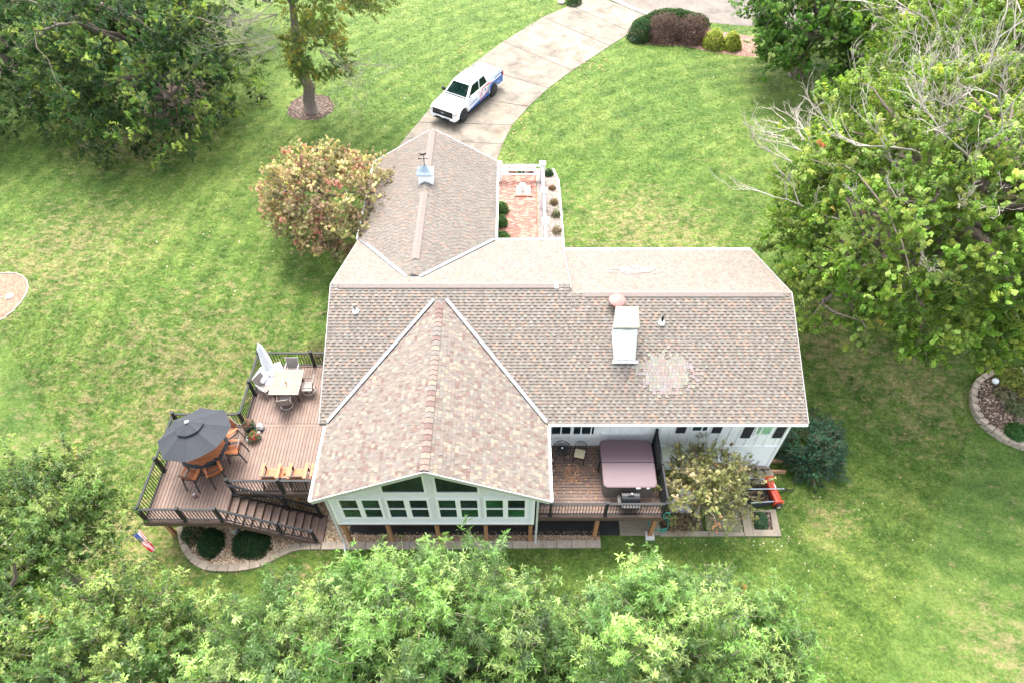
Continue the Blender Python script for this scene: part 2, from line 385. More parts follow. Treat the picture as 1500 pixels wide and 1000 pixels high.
# ------------------------------------------------------------ palettes
WHITE = M('white_paint', (.82, .83, .83), .5, .05, 2)
TRIM = M('white_trim', (.80, .80, .79), .45, .04, 3)
SIDING = M('pale_blue_siding', (.70, .71, .74), .6, .06, 2)
RAKE = M('rake_tan', (.34, .32, .30), .6, .15, 4)
GREYTRIM = M('warm_grey_trim', (.50, .50, .47), .6, .06, 2)
DARKFASCIA = M('grey_fascia', (.20, .21, .20), .6, .1, 3)
BLACK = M('black_metal', (.006, .0065, .008), .7, .2, 5)
BLACKP = M('black_shutter', (.018, .018, .022), .6, .2, 5)
SHING = M('shingles', (1, 1, 1), .92, .12, 9, attr=True, bmp=.01)
RIDGEV = M('ridge_vent', (.165, .135, .118), .85, .12, 7)
METAL = M('flashing_metal', (.55, .60, .64), .35, .1, 4, metal=.6)
GUTTER = M('pale_green_gutter', (.52, .60, .54), .45, .12, 3)
DECK = M('deck_composite', (.155, .102, .078), .72, .16, 3.0, obj_rand=.09, bmp=.004)
DECKDK = M('deck_dark_trim', (.075, .044, .034), .7, .15, 3)
POSTW = M('treated_wood', (.28, .14, .06), .8, .3, 4, stretch=(5, 5, 1))
GLASS = M_glass()

# ------------------------------------------------------------ ground
def sheet(name, poly, z, mat, parent=None, thick=0.0, follow=False):
    mb = MB(); pts = [(p[0], p[1], (gz(p[0], p[1]) if follow else 0) + z) for p in poly]
    if thick: mb.prism([(x, y, zz - thick) for x, y, zz in pts], (0, 0, thick))
    else: mb.face(pts)
    return build(name, mb, mat, parent)
gx = np.concatenate([np.linspace(-400, -50, 15)[:-1], np.linspace(-50, 50, 101), np.linspace(50, 400, 15)[1:]])
gy = np.concatenate([np.linspace(-300, -5, 12)[:-1], np.linspace(-5, 30, 106), np.linspace(30, 75, 40)[1:], np.linspace(75, 600, 16)[1:]])
XX, YY = np.meshgrid(gx, gy); ZZ = gz_np(XX, YY)
me = bpy.data.meshes.new('lawn'); nx, ny = len(gx), len(gy)
fs = [(j * nx + i, j * nx + i + 1, (j + 1) * nx + i + 1, (j + 1) * nx + i) for j in range(ny - 1) for i in range(nx - 1)]
me.from_pydata(np.stack([XX, YY, ZZ], -1).reshape(-1, 3).tolist(), [], fs); me.materials.append(M_lawn())
me.polygons.foreach_set('use_smooth', [True] * len(me.polygons))
lawn = bpy.data.objects.new('lawn', me); sc.collection.objects.link(lawn); struct(lawn)

CONC = M_concrete('driveway_concrete', (.185, .158, .122), .5, .9, (.66, .52, .42)); CONC2 = M_concrete('patio_concrete', (.28, .24, .18), .3, 2)
MOSS = M_concrete('mossy_concrete', (.15, .145, .085), .35, 1.6, (.6, .7, .4))
ROADM = M_concrete('road_asphalt', (.15, .128, .108), .5, .6, (.8, .66, .55))
# driveway cut in slabs at its joints
drive = struct(bpy.data.objects.new('driveway', None)); sc.collection.objects.link(drive)
Lp = [(572, 232), (593, 203), (613, 180), (648, 137), (690, 96), (737, 62), (795, 26), (835, 9), (868, -6)]
Rp = [(725, 244), (736, 212), (750, 184), (774, 157), (803, 130), (838, 104), (893, 68), (925, 48), (952, 22)]
Lw = [G(*p) for p in Lp]; Rw = [G(*p) for p in Rp]
def lerp(a, b, t): return a + (b - a) * t
for i in range(len(Lw) - 1):
    g = .012
    a0, a1, b0, b1 = Lw[i], Lw[i + 1], Rw[i], Rw[i + 1]
    mb = MB(); q = [lerp(a0, a1, g), lerp(b0, b1, g), lerp(b0, b1, 1 - g), lerp(a0, a1, 1 - g)]
    mb.prism([(p.x, p.y, 1.93 + .008) for p in q], (0, 0, .09)); build('concrete_slab', mb, CONC, drive)
mb = MB()
for i in range(len(Lw) - 1): mb.face([(p.x, p.y, 2.008) for p in (Lw[i], Rw[i], Rw[i + 1], Lw[i + 1])])
build('joint_bed', mb, M('joint_dirt', (.16, .13, .10), .95, .3, 4), drive)
road = [G(868, -6), G(905, 3), G(957, 24), G(1033, 33), G(1085, 38), G(1200, 44), G(1400, 50), G(1500, -60), G(1200, -100), G(700, -100), G(780, -40)]
struct(sheet('road', road, 2.012, ROADM))
mb = MB(); pth = [G(896, 0), G(925, 13), G(958, 26)]
for a, b in zip(pth, pth[1:]):
    n = Vector((-(b - a).y, (b - a).x, 0)).normalized() * .2
    mb.hexa([a - n, b - n, b + n, a + n], [p + Vector((0, 0, .1)) for p in (a - n, b - n, b + n, a + n)])
struct(build('road_curb', mb, M_concrete('pale_curb', (.42, .38, .33), .2)))

# leaf litter along the driveway edges and pink mulch under the hedge
MULCH = M_speckle('mulch', [(0, (.03, .018, .013)), (.5, (.075, .045, .032)), (.85, (.14, .09, .065)), (1, (.25, .18, .13))], 11, .03)
MULCHR = M_speckle('red_mulch', [(0, (.10, .045, .03)), (.5, (.19, .10, .07)), (1, (.3, .2, .15))], 12, .03)
GREYM = M_speckle('grey_mulch', [(0, (.12, .095, .08)), (.5, (.20, .165, .145)), (1, (.3, .25, .22))], 16, .02)
GRAVEL = M_speckle('pea_gravel', [(0, (.15, .085, .045)), (.4, (.30, .19, .10)), (.8, (.40, .29, .18)), (1, (.5, .4, .3))], 14, .03)
def blob_poly(c, rx, ry, n=28, jit=.06, rot=0):
    out = []
    for k in range(n):
        a = 2 * math.pi * k / n; r = 1 + random.uniform(-jit, jit)
        x, y = rx * r * math.cos(a), ry * r * math.sin(a)
        out.append((c[0] + x * math.cos(rot) - y * math.sin(rot), c[1] + x * math.sin(rot) + y * math.cos(rot)))
    return out
def ground_patch(name, poly, dz, mat, parent=None):
    """a sheet draped on the slope: fan from the middle with rings"""
    cx = sum(p[0] for p in poly) / len(poly); cy = sum(p[1] for p in poly) / len(poly); mb = MB(); n = len(poly); K = 5
    for r in range(K + 1):
        for p in poly:
            x = cx + (p[0] - cx) * r / K; y = cy + (p[1] - cy) * r / K; mb.v.append((x, y, gz(x, y) + dz * (1 if r < K else .1)))
    for r in range(K):
        for i in range(n):
            j = (i + 1) % n; mb.f.append((r * n + i, r * n + j, (r + 1) * n + j, (r + 1) * n + i)); mb.c.append(None)
    return build(name, mb, mat, parent, smooth=True)
def chips(name, poly, n, size, cols, mat, dz=.0, z=None, parent=None, flat=.5):
    xs = [p[0] for p in poly]; ys = [p[1] for p in poly]
    x = rng.uniform(min(xs), max(xs), n * 3); y = rng.uniform(min(ys), max(ys), n * 3); k = inpoly(x, y, poly); x, y = x[k][:n], y[k][:n]; n = len(x)
    zz = (gz_np(x, y) if z is None else np.full(n, z)) + dz
    c = np.stack([x, y, zz], 1); s = size * rng.uniform(.5, 1.3, (n, 1)); an = rng.uniform(0, 6.28, n)
    a = np.stack([np.cos(an), np.sin(an), rng.normal(0, .25, n)], 1) * s; b = np.stack([-np.sin(an), np.cos(an), rng.normal(0, .25, n)], 1) * s * .7
    u = np.zeros((n, 3)); u[:, 2] = s[:, 0] * flat
    V = np.stack([c - a, c - b, c + a, c + b, c + u], 1)
    return stuff(np_mesh(name, V, [(0, 1, 4), (1, 2, 4), (2, 3, 4), (3, 0, 4)], 5, palette(n, cols, .2), mat, parent))
CHIP = M('loose_chips', (1, 1, 1), .9, .1, 5, attr=True)

# ------------------------------------------------------------ house
EZ = 4.75; S = .426; EY = 14.54; XW, XE = -7.45, 11.45; YN1, YN2 = 25.1, 24.4; XM = 2.4
RY1, RZ1 = (EY + YN1) / 2, 0; RZ1 = EZ + S * (RY1 - EY); RY2 = (EY + YN2) / 2; RZ2 = EZ + S * (RY2 - EY)
SX0, SX1, SRX, SEZ, SRZ, SY0 = -7.17, 1.36, -2.93, 4.72, 6.82, 11.3
GX0, GX1, GRX, GRZ, GY1 = -7.5, -.8, -4.17, 6.78, 31.5
def z_main(x, y):
    if not (XW <= x <= XE): return -9
    ry, rz, yn = (RY1, RZ1, YN1) if x < XM else (RY2, RZ2, YN2)
    if y < EY or y > yn: return -9
    return EZ + S * (y - EY) if y < ry else rz - S * (y - ry)
def z_sun(x, y):
    if not (SX0 <= x <= SX1) or y < SY0 or y > 19.2: return -9
    return SEZ + (SRZ - SEZ) * ((x - SX0) / (SRX - SX0) if x < SRX else (SX1 - x) / (SX1 - SRX))
def z_gar(x, y):
    if not (GX0 <= x <= GX1) or y > GY1 or y < 20.5: return -9
    return EZ + (GRZ - EZ) * ((x - GX0) / (GRX - GX0) if x < GRX else (GX1 - x) / (GX1 - GRX))
house = thing('house', 'long white ranch house with brown shingle roofs, glazed sunroom wing and rear garage wing', 'house', (2, 15, 0))
roofs = MB()
def slab(name, c0, c1, c2, c3, th=.14, mat=DARKFASCIA, lift=-.004):
    up = Vector((0, 0, lift)); pts = [Vector(p) + up for p in (c0, c1, c2, c3)]
    mb = MB(); mb.prism([p - Vector((0, 0, th)) for p in pts], (0, 0, th)); return build(name, mb, mat, house, world=True)
PAL_MAIN = [(0.154, 0.129, 0.107), (0.142, 0.121, 0.101), (0.166, 0.143, 0.121), (0.136, 0.113, 0.097), (0.202, 0.143, 0.108), (0.151, 0.141, 0.121)]
W_MAIN = [.27, .22, .16, .13, .10, .12]
PAL_SUN = [(0.139, 0.113, 0.095), (0.133, 0.110, 0.094), (0.145, 0.120, 0.100), (0.191, 0.157, 0.116), (0.152, 0.142, 0.119), (0.121, 0.080, 0.067), (0.126, 0.108, 0.094)]
W_SUN = [.24, .20, .15, .12, .09, .12, .08]
def shingle_field(parent, o, along, up, W_, L_, pal, wts, style, others):
    """rows of tabs lapped over each other, each a lifted butt edge with its own tone"""
    o = Vector(o); A = Vector(along).normalized(); U = Vector(up).normalized(); N = A.cross(U)
    if N.z < 0: N = -N
    mb = MB(); ex = .128 if style != 'sun' else .145; rows = int(L_ / ex); ex = L_ / rows
    for r in range(rows):
        x = -random.uniform(0, .2); v0 = r * ex; v1 = v0 + ex; hi = r % 2 == 0; k = 0
        while x < W_:
            w = random.uniform(.08, .17) if style == 'sun' else random.uniform(.105, .15)
            a, b = max(0, x), min(W_, x + w - (.024 if style == 'gar' else .005)); x += w; k += 1
            if b - a < .03: continue
            c = o + A * (a + b) / 2 + U * (v0 + v1) / 2
            if any(z(c.x, c.y) > c.z + .07 for z in others): continue
            raised = (k + r) % 2 == 0 if style != 'sun' else random.random() < .5
            t = random.choices(pal, wts)[0]; j = random.uniform(.88, 1.12); col = tuple(q * j for q in t)
            h0 = .028 if raised else .014; h1 = .006
            p = [o + A * a + U * v0 + N * h0, o + A * b + U * v0 + N * h0, o + A * b + U * v1 + N * h1, o + A * a + U * v1 + N * h1]
            if style == 'main' and not raised:   # lower ply: dark band is print plus painted shadow line under the tab above
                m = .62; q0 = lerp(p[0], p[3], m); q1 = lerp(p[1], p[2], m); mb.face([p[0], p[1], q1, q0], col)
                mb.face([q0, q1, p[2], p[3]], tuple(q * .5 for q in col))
            else: mb.face(p, col)
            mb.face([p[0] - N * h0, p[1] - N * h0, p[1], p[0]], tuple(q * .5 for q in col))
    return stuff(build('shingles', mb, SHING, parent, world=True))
# main roof
r1 = slab('roof', (XW, EY, EZ), (XM, EY, EZ), (XM, RY1, RZ1), (XW, RY1, RZ1)); r2 = slab('roof', (XM, EY, EZ), (XE, EY, EZ), (XE, RY2, RZ2), (XM, RY2, RZ2))
r3 = slab('roof', (XW, RY1, RZ1), (XM, RY1, RZ1), (XM, YN1, EZ), (XW, YN1, EZ)); r4 = slab('roof', (XM, RY2, RZ2), (XE, RY2, RZ2), (XE, YN2, EZ), (XM, YN2, EZ))
Lm1 = math.hypot(RY1 - EY, RZ1 - EZ); Lm2 = math.hypot(RY2 - EY, RZ2 - EZ)
shingle_field(r1, (XW, EY, EZ), (1, 0, 0), (0, 1, S), XM - XW, Lm1, PAL_MAIN, W_MAIN, 'main', [z_sun])
shingle_field(r2, (XM, EY, EZ), (1, 0, 0), (0, 1, S), XE - XM, Lm2, PAL_MAIN, W_MAIN, 'main', [z_sun])
shingle_field(r3, (XW, YN1, EZ), (1, 0, 0), (0, -1, S), XM - XW, Lm1, PAL_MAIN, W_MAIN, 'far', [z_gar])
shingle_field(r4, (XM, YN2, EZ), (1, 0, 0), (0, -1, S), XE - XM, Lm2, PAL_MAIN, W_MAIN, 'far', [])
# pale worn patch of replaced shingles below the chimney, and one on the far slope: thin overlay tabs
def patch(parent, c, rx, ry, far, pal, n_skip=.0):
    mb = MB(); ex = .128
    for r in range(int(-ry / ex), int(ry / ex) + 1):
        x = -rx
        while x < rx:
            w = random.uniform(.11, .16); xc = x + w / 2; v = r * ex
            if (xc / rx) ** 2 + (v / ry) ** 2 < random.uniform(.35, 1.1) and random.random() > n_skip:
                y0 = c[1] + v * .92; X0 = c[0] + x; f = (lambda y: EZ + S * (y - EY)) if not far else (lambda y: RZ2 - S * (y - RY2))
                y1 = y0 + ex * .92; col = tuple(q * random.uniform(.88, 1.1) for q in random.choice(pal))
                za, zb = f(y0), f(y1); ha, hb = (.040, .036) if not far else (.036, .040)
                mb.face([(X0, y0, za + ha), (X0 + w - .01, y0, za + ha), (X0 + w - .01, y1, zb + hb), (X0, y1, zb + hb)], col)
            x += w
    o = build('repaired_shingles', mb, SHING, parent, world=True); stuff(o)
pp = P(975, 552, 5.4)
patch(r2, (pp.x, pp.y), 1.35, .95, False, [(.190, .165, .143), (.182, .158, .138), (.196, .171, .148), (.210, .186, .163)])
pp = P(930, 394, 6.0); patch(r4, (pp.x, pp.y), 1.3, .55, True, [(.18, .155, .135), (.19, .163, .14)], .15)
# sunroom roof
LS = math.hypot(SRX - SX0, SRZ - SEZ); LS2 = math.hypot(SX1 - SRX, SRZ - SEZ)
r5 = slab('roof', (SX0, SY0, SEZ), (SX0, 18.95, SEZ), (SRX, 18.95, SRZ), (SRX, SY0, SRZ)); r6 = slab('roof', (SX1, SY0, SEZ), (SX1, 18.95, SEZ), (SRX, 18.95, SRZ), (SRX, SY0, SRZ))
shingle_field(r5, (SX0, SY0, SEZ), (0, 1, 0), (SRX - SX0, 0, SRZ - SEZ), 7.8, LS, PAL_SUN, W_SUN, 'sun', [z_main])
shingle_field(r6, (SX1, SY0, SEZ), (0, 1, 0), (SRX - SX1, 0, SRZ - SEZ), 7.8, LS2, PAL_SUN, W_SUN, 'sun', [z_main])
# garage roof
r7 = slab('roof', (GX0, 20.7, EZ), (GX0, GY1, EZ), (GRX, GY1, GRZ), (GRX, 20.7, GRZ)); r8 = slab('roof', (GX1, 20.7, EZ), (GX1, GY1, EZ), (GRX, GY1, GRZ), (GRX, 20.7, GRZ))
shingle_field(r7, (GX0, 20.7, EZ), (0, 1, 0), (GRX - GX0, 0, GRZ - EZ), GY1 - 20.7, math.hypot(GRX - GX0, GRZ - EZ), PAL_MAIN, W_MAIN, 'gar', [z_main])
shingle_field(r8, (GX1, 20.7, EZ), (0, 1, 0), (GRX - GX1, 0, GRZ - EZ), GY1 - 20.7, math.hypot(GRX - GX1, GRZ - EZ), PAL_MAIN, W_MAIN, 'gar', [z_main])
# ridge vents (peaked strips) and the sunroom's ridge caps
def strip(name, p, q, w, drop, mat, parent, th=.03, lift=.05):
    p, q = Vector(p), Vector(q); d = (q - p).normalized(); s = d.cross(Vector((0, 0, 1))).normalized() * w; up = Vector((0, 0, lift)); dn = Vector((0, 0, drop))
    mb = MB(); 
    for sg in (1, -1):
        a, b = p + up, q + up; c_, e = q + s * sg - dn + up, p + s * sg - dn + up
        mb.prism([a, b, c_, e], (0, 0, -th))
    return build(name, mb, mat, parent, world=True)
strip('ridge_vent', (XW + .35, RY1, RZ1), (XM - .65, RY1, RZ1), .17, .07, RIDGEV, r1)
strip('ridge_end_cap', (XM - .64, RY1, RZ1), (XM - .5, RY1, RZ1), .18, .07, METAL, r1)
strip('ridge_vent', (XM + .55, RY2, RZ2), (XE - .35, RY2, RZ2), .17, .07, RIDGEV, r2)
strip('ridge_vent', (GRX, 21.6, GRZ), (GRX, 26.2, GRZ), .17, .1, RIDGEV, r8); strip('ridge_vent', (GRX, 27.3, GRZ), (GRX, GY1 - .02, GRZ), .17, .1, RIDGEV, r8)
mb = MB(); 
cap_m = [M('ridge_cap_%s' % n, c, .9, .15, 8) for n, c in (('tan', (.165, .122, .10)), ('mauve', (.125, .08, .07)), ('grey', (.135, .12, .105)), ('cream', (.195, .15, .115)))]
y = SY0 + .02; k = 0
while y < 18.7:
    m = random.choices(cap_m, [4, 2.5, 2, 2])[0]; mb = MB(); w = .15; dr = .075
    for sg in (1, -1):
        mb.prism([(SRX, y, SRZ + .075), (SRX, y + .27, SRZ + .05), (SRX + sg * w, y + .27, SRZ + .05 - dr), (SRX + sg * w, y, SRZ + .075 - dr)], (0, 0, -.018))
    build('ridge_cap', mb, m, r5, world=True); y += .235; k += 1
# valley flashing
def valley(p, q, w=.07, mat=METAL):
    p, q = Vector(p), Vector(q); d = (q - p).normalized(); s = d.cross(Vector((0, 0, 1))).normalized() * w; u = Vector((0, 0, .065)); mb = MB()
    e_ = Vector((0, 0, .06)); mb.prism([p + s + u + e_, q + s + u + e_, q - s * .15 + u, p - s * .15 + u], (0, 0, -.02)); mb.prism([p - s + u + e_, q - s + u + e_, q + s * .1 + u * 1.1, p + s * .1 + u * 1.1], (0, 0, -.02))
    return build('valley_flashing', mb, mat, house, world=True)
WMETAL = M('pale_flashing', (.30, .32, .34), .4, .08, 4)
ys_top = EY + (SRZ - EZ) / S; ys_bot = EY + (SEZ - EZ) / S + .1
valley((SX0 + .02, ys_bot, SEZ), (SRX - .25, ys_top - .2, SRZ - .12), mat=WMETAL); valley((SX1 - .02, ys_bot, SEZ), (SRX + .25, ys_top - .2, SRZ - .12), mat=WMETAL)
yg_top = YN1 - (GRZ - EZ) / S; GM = M('blue_grey_flashing', (.30, .38, .45), .5, .1, 4)
valley((GX0 + .15, YN1 - .05, EZ), (GRX - .3, yg_top + .25, GRZ - .15), .07, GM); valley((GX1 - .05, YN1 - .05, EZ), (GRX + .3, yg_top + .25, GRZ - .15), .07, GM)
# eaves: gutters and fascia
def rail_box(name, lo, hi, mat, parent=None): mb = MB(); mb.box(lo, hi); return build(name, mb, mat, parent or house, world=True)
rail_box('gutter', (SX1 + .05, EY - .09, EZ - .09), (XE - .02, EY - .01, EZ - .005), TRIM); rail_box('gutter', (XM + .03, YN2 + .01, EZ - .12), (XE, YN2 + .1, EZ + .01), TRIM)
rail_box('gutter', (GX1 + .08, YN1 + .01, EZ - .12), (XM, YN1 + .1, EZ + .01), TRIM)
for x0, x1 in ((SX0 - .11, SX0 - .005), (SX1 + .005, SX1 + .11)):
    mb = MB(); mb.box((x0, SY0 + .0, SEZ - .13), (x1, 14.45, SEZ - .1)); mb.box((x0, SY0, SEZ - .1), (x0 + .02, 14.45, SEZ + .0)); mb.box((x1 - .02, SY0, SEZ - .1), (x1, 14.45, SEZ)); build('gutter', mb, GUTTER, house, world=True)
    yy = SY0 + .3
    while yy < 14.4:
        piece('gutter_hanger', TRIM, ((x0 + x1) / 2, yy, SEZ - .005), (.12, .03, .012), house, world=True); yy += .55
for x0, x1 in ((GX0 - .1, GX0 - .005), (GX1 + .005, GX1 + .1)): rail_box('gutter', (x0, 25.2, EZ - .12), (x1, GY1, EZ - .0), TRIM)
for (a, b) in (((XE + .004, EY, EZ), (XE + .004, RY2, RZ2)), ((XE + .004, YN2, EZ), (XE + .004, RY2, RZ2)), ((XM + .004, RY2 + .2, RZ2 + .1), (XM + .004, RY1, RZ1)), ((XM + .004, YN1, EZ), (XM + .004, RY1, RZ1)),
               ((XW - .03, EY, EZ), (XW - .03, RY1, RZ1)), ((XW - .03, YN1, EZ), (XW - .03, RY1, RZ1))):
    mb = MB(); a, b = Vector(a), Vector(b); mb.prism([a + Vector((0, 0, -.16)), b + Vector((0, 0, -.16)), b + Vector((0, 0, .02)), a + Vector((0, 0, .02))], (.028, 0, 0)); build('rake_board', mb, RAKE, house, world=True)
for sx, ex_ in ((SX0, SRX), (SX1, SRX)):
    a, b = Vector((sx, SY0 - .004, SEZ)), Vector((ex_, SY0 - .004, SRZ)); mb = MB(); mb.prism([a + Vector((0, 0, -.2)), b + Vector((0, 0, -.2)), b + Vector((0, 0, .01)), a + Vector((0, 0, .01))], (0, -.03, 0)); build('rake_board', mb, GREYTRIM, house, world=True)
for sx in (GX0, GX1):
    a, b = Vector((sx, GY1 + .004, EZ)), Vector((GRX, GY1 + .004, GRZ)); mb = MB(); mb.prism([a + Vector((0, 0, -.18)), b + Vector((0, 0, -.18)), b + Vector((0, 0, .015)), a + Vector((0, 0, .015))], (0, .03, 0)); build('rake_board', mb, TRIM, house, world=True)
# soffit of the sunroom overhang
# main walls
WY = 15.2; WXW, WXE = -7.15, 11.33
mb = MB(); mb.box((WXW, WY, -.3), (WXE, 24.0, EZ - .03)); walls = build('wall', mb, WHITE, house, world=True)
mb = MB(); mb.prism([(WXE - .06, WY, EZ - .05), (WXE - .06, 24.0, EZ - .05), (WXE - .06, RY2, RZ2 - .2)], (.058, 0, 0)); build('gable_wall', mb, WHITE, house, world=True); mb = MB(); mb.prism([(WXW, WY, EZ - .05), (WXW, 24.0, EZ - .05), (WXW, RY1, RZ1 - .2)], (.06, 0, 0)); build('gable_wall', mb, WHITE, house, world=True)
mb = MB(); mb.box((WXW + .02, 24.0, 0), (2.05, 24.7, EZ - .05)); build('wall', mb, WHITE, house, world=True)
x = 1.6
while x < WXE - .1: piece('batten', WHITE, (x, WY - .012, 3.35), (.05, .03, 2.6), walls, world=True); x += .41
piece('panel_seam', TRIM, (6.3, WY - .02, 2.02), (10.0, .045, .07), walls, world=True)
piece('corner_board', TRIM, (WXE - .05, WY - .018, 2.3), (.12, .04, 4.6), walls, world=True)
piece('corner_board', TRIM, (WXE + .012, WY + .05, 2.3), (.03, .12, 4.6), walls, world=True)
def window(x0, x1, z0, z1, y, cols=1, split=True, trim=TRIM, glass=GLASS, face=.1, name='window'):
    """frame proud of the wall, recessed panes and a meeting rail; looks toward -Y"""
    mb = MB(); f = face
    mb.box((x0 - f, y - .05, z0 - f), (x1 + f, y + .0, z0)); mb.box((x0 - f, y - .05, z1), (x1 + f, y, z1 + f)); mb.box((x0 - f, y - .05, z0), (x0, y, z1)); mb.box((x1, y - .05, z0), (x1 + f, y, z1))
    w = build(name, mb, trim, house, world=True)
    n = cols; ww = (x1 - x0 - .07 * (n - 1)) / n
    for i in range(n):
        a = x0 + i * (ww + .07)
        if i: piece('mullion', trim, (a - .035, y - .022, (z0 + z1) / 2), (.07, .045, z1 - z0), w, world=True)
        zs = [(z0, (z0 + z1) / 2 - .025), ((z0 + z1) / 2 + .025, z1)] if split else [(z0, z1)]
        if split: piece('sash_rail', trim, (a + ww / 2, y - .025, (z0 + z1) / 2), (ww, .05, .05), w, world=True)
        for c, d in zs: piece('pane', glass, (a + ww / 2, y - .008, (c + d) / 2), (ww, .012, d - c), w, world=True)
    return w
window(1.62, 3.35, 3.0, 4.35, WY, 2, True, face=.12)
piece('outlet_box', TRIM, (3.75, WY - .03, 3.0), (.1, .06, .16), walls, world=True)
window(7.35, 7.95, 3.25, 4.2, WY, 1, False, face=.06)
window(10.02, 10.62, 2.98, 4.2, WY, 1, True, face=.07, glass=M_glass('bright_glass', (.10, .14, .11)))
for a, b, z0 in ((6.72, 7.10, 3.1), (8.18, 8.56, 3.1), (9.48, 9.86, 2.72), (10.80, 11.17, 2.72)):
    sh = rail_box('shutter', (a, WY - .05, z0), (b, WY - .003, 4.38), BLACKP); sh['label'] = 'black louvred shutter'
    for k in range(9): piece('louvre', BLACKP, ((a + b) / 2, WY - .056, z0 + .12 + k * (4.26 - z0) / 9), (b - a - .08, .02, .06), sh, rot=(.5, 0, 0), world=True)
# sunroom body
SYF = 11.75; SWX0, SWX1 = -6.82, .86; SB = 1.92
def swall(p, name='sunroom_wall', mat=SIDING): mb = MB(); mb.prism(p, (0, .12, 0)); return build(name, mb, mat, house, world=True)
def roofz(x): return z_sun(min(max(x, SX0 + .01), SX1 - .01), 15) - .17
swf = swall([(SWX0, SYF, SB), (SWX1, SYF, SB), (SWX1, SYF, roofz(SWX1)), (SRX, SYF, roofz(SRX)), (SWX0, SYF, roofz(SWX0))])
for xa in (SWX0, SWX1 - .12): rail_box('sunroom_wall', (xa, SYF + .122, SB), (xa + .12, WY, SEZ - .1), SIDING)
rail_box('sunroom_floor', (SWX0, SYF + .02, SB - .22), (SWX1, WY - .01, SB - .004), DECKDK)
wx = [(-6.40, -5.76), (-5.57, -4.94), (-4.63, -4.01), (-3.80, -3.16), (-2.73, -2.10), (-1.92, -1.29), (-.97, -.34), (-.15, .48)]
for i in range(4):
    a, b = wx[2 * i][0], wx[2 * i + 1][1]; zb, zt = 2.55, 3.98
    mb = MB(); f = .1; mb.box((a - f, SYF - .06, zb - f), (b + f, SYF - .003, zb)); mb.box((a - f, SYF - .06, zt), (b + f, SYF - .003, zt + f)); mb.box((a - f, SYF - .06, zb), (a, SYF - .003, zt)); mb.box((b, SYF - .06, zb), (b + f, SYF - .003, zt))
    mb.box((wx[2 * i][1], SYF - .06, zb), (wx[2 * i + 1][0], SYF - .003, zt)); w = build('window', mb, TRIM, house, world=True)
    for (c, d) in (wx[2 * i], wx[2 * i + 1]):
        piece('sash_rail', TRIM, ((c + d) / 2, SYF - .035, (zb + zt) / 2), (d - c, .05, .05), w, world=True)
        for z0, z1 in ((zb, (zb + zt) / 2 - .025), ((zb + zt) / 2 + .025, zt)): piece('pane', GLASS, ((c + d) / 2, SYF - .014, (z0 + z1) / 2), (d - c, .02, z1 - z0), w, world=True)
def trap(a, b, flip):
    z0 = 4.57; za = z_sun(a, 13) - .42; zb = z_sun(b, 13) - .42
    f = .09; o = [(a - f, z0 - f), (b + f, z0 - f), (b + f, zb + f), (a - f, za + f)]; i_ = [(a, z0), (b, z0), (b, zb), (a, za)]
    mb = MB()
    for k in range(4):
        j = (k + 1) % 4; mb.prism([(o[k][0], SYF - .003, o[k][1]), (o[j][0], SYF - .003, o[j][1]), (i_[j][0], SYF - .003, i_[j][1]), (i_[k][0], SYF - .003, i_[k][1])], (0, -.055, 0))
    w = build('window', mb, TRIM, house, world=True); w['label'] = 'trapezoid transom window under the gable'
    mb = MB(); mb.prism([(x, SYF - .004, z) for x, z in i_], (0, -.018, 0)); build('pane', mb, GLASS, w, world=True)
trap(-4.68, -3.17, 0); trap(-2.72, -1.25, 1)
x = SWX0 + .2
while x < SWX1:
    piece('batten', SIDING, (x, SYF - .012, 2.18), (.035, .02, .46), swf, world=True)
    if not -4.85 < x < -1.05:
        zt = z_sun(x, 13) - .28
        if zt > 4.2: piece('batten', SIDING, (x, SYF - .012, (4.12 + zt) / 2), (.035, .02, zt - 4.12), swf, world=True)
    x += .3
piece('skirt_board', TRIM, ((SWX0 + SWX1) / 2, SYF - .02, SB + .03), (SWX1 - SWX0, .03, .08), swf, world=True)
for xx in (SWX0 + .06, SWX1 - .06): piece('corner_board', TRIM, (xx, SYF - .018, 3.15), (.12, .04, 2.5), swf, world=True)
def downspout(pts):
    mb = MB(); mb.tube(pts, .045, 6); return build('downspout', mb, GREYTRIM, house, world=True)
downspout([(SX0 + .02, SY0 + .12, SEZ - .12), (SX0 + .08, SY0 + .2, SEZ - .35), (SWX0 - .06, SYF - .06, SEZ - .7), (SWX0 - .06, SYF - .06, .25), (SWX0 + .0, SYF - .4, .08)])
downspout([(SX1 - .02, SY0 + .12, SEZ - .12), (SX1 - .1, SY0 + .2, SEZ - .35), (SWX1 + .1, SYF - .06, SEZ - .6), (SWX1 + .1, SYF - .06, .25)])
for px in (SWX0 + .12, -4.95, -3.0, -1.05, SWX1 - .12): piece('support_post', POSTW, (px, SYF + .12, .85), (.15, .15, 1.72), house, world=True)
# garage walls
GW0, GW1, GYF = -7.05, -1.15, 31.1
mb = MB(); mb.box((GW0, 24.72, 1.8), (GW1, GYF, EZ - .05)); mb.prism([(GW0, GYF - .12, EZ - .05), (GW1, GYF - .12, EZ - .05), (GRX, GYF - .12, GRZ - .22)], (0, .12, 0)); build('garage_wall', mb, SIDING, house, world=True)
gd = rail_box('garage_door', (-6.5, GYF + .003, 2.0), (-1.7, GYF + .05, 4.25), TRIM)
for k in range(4): piece('door_panel', TRIM, (-4.1, GYF + .06, 2.3 + k * .55), (4.6, .02, .47), gd, world=True)
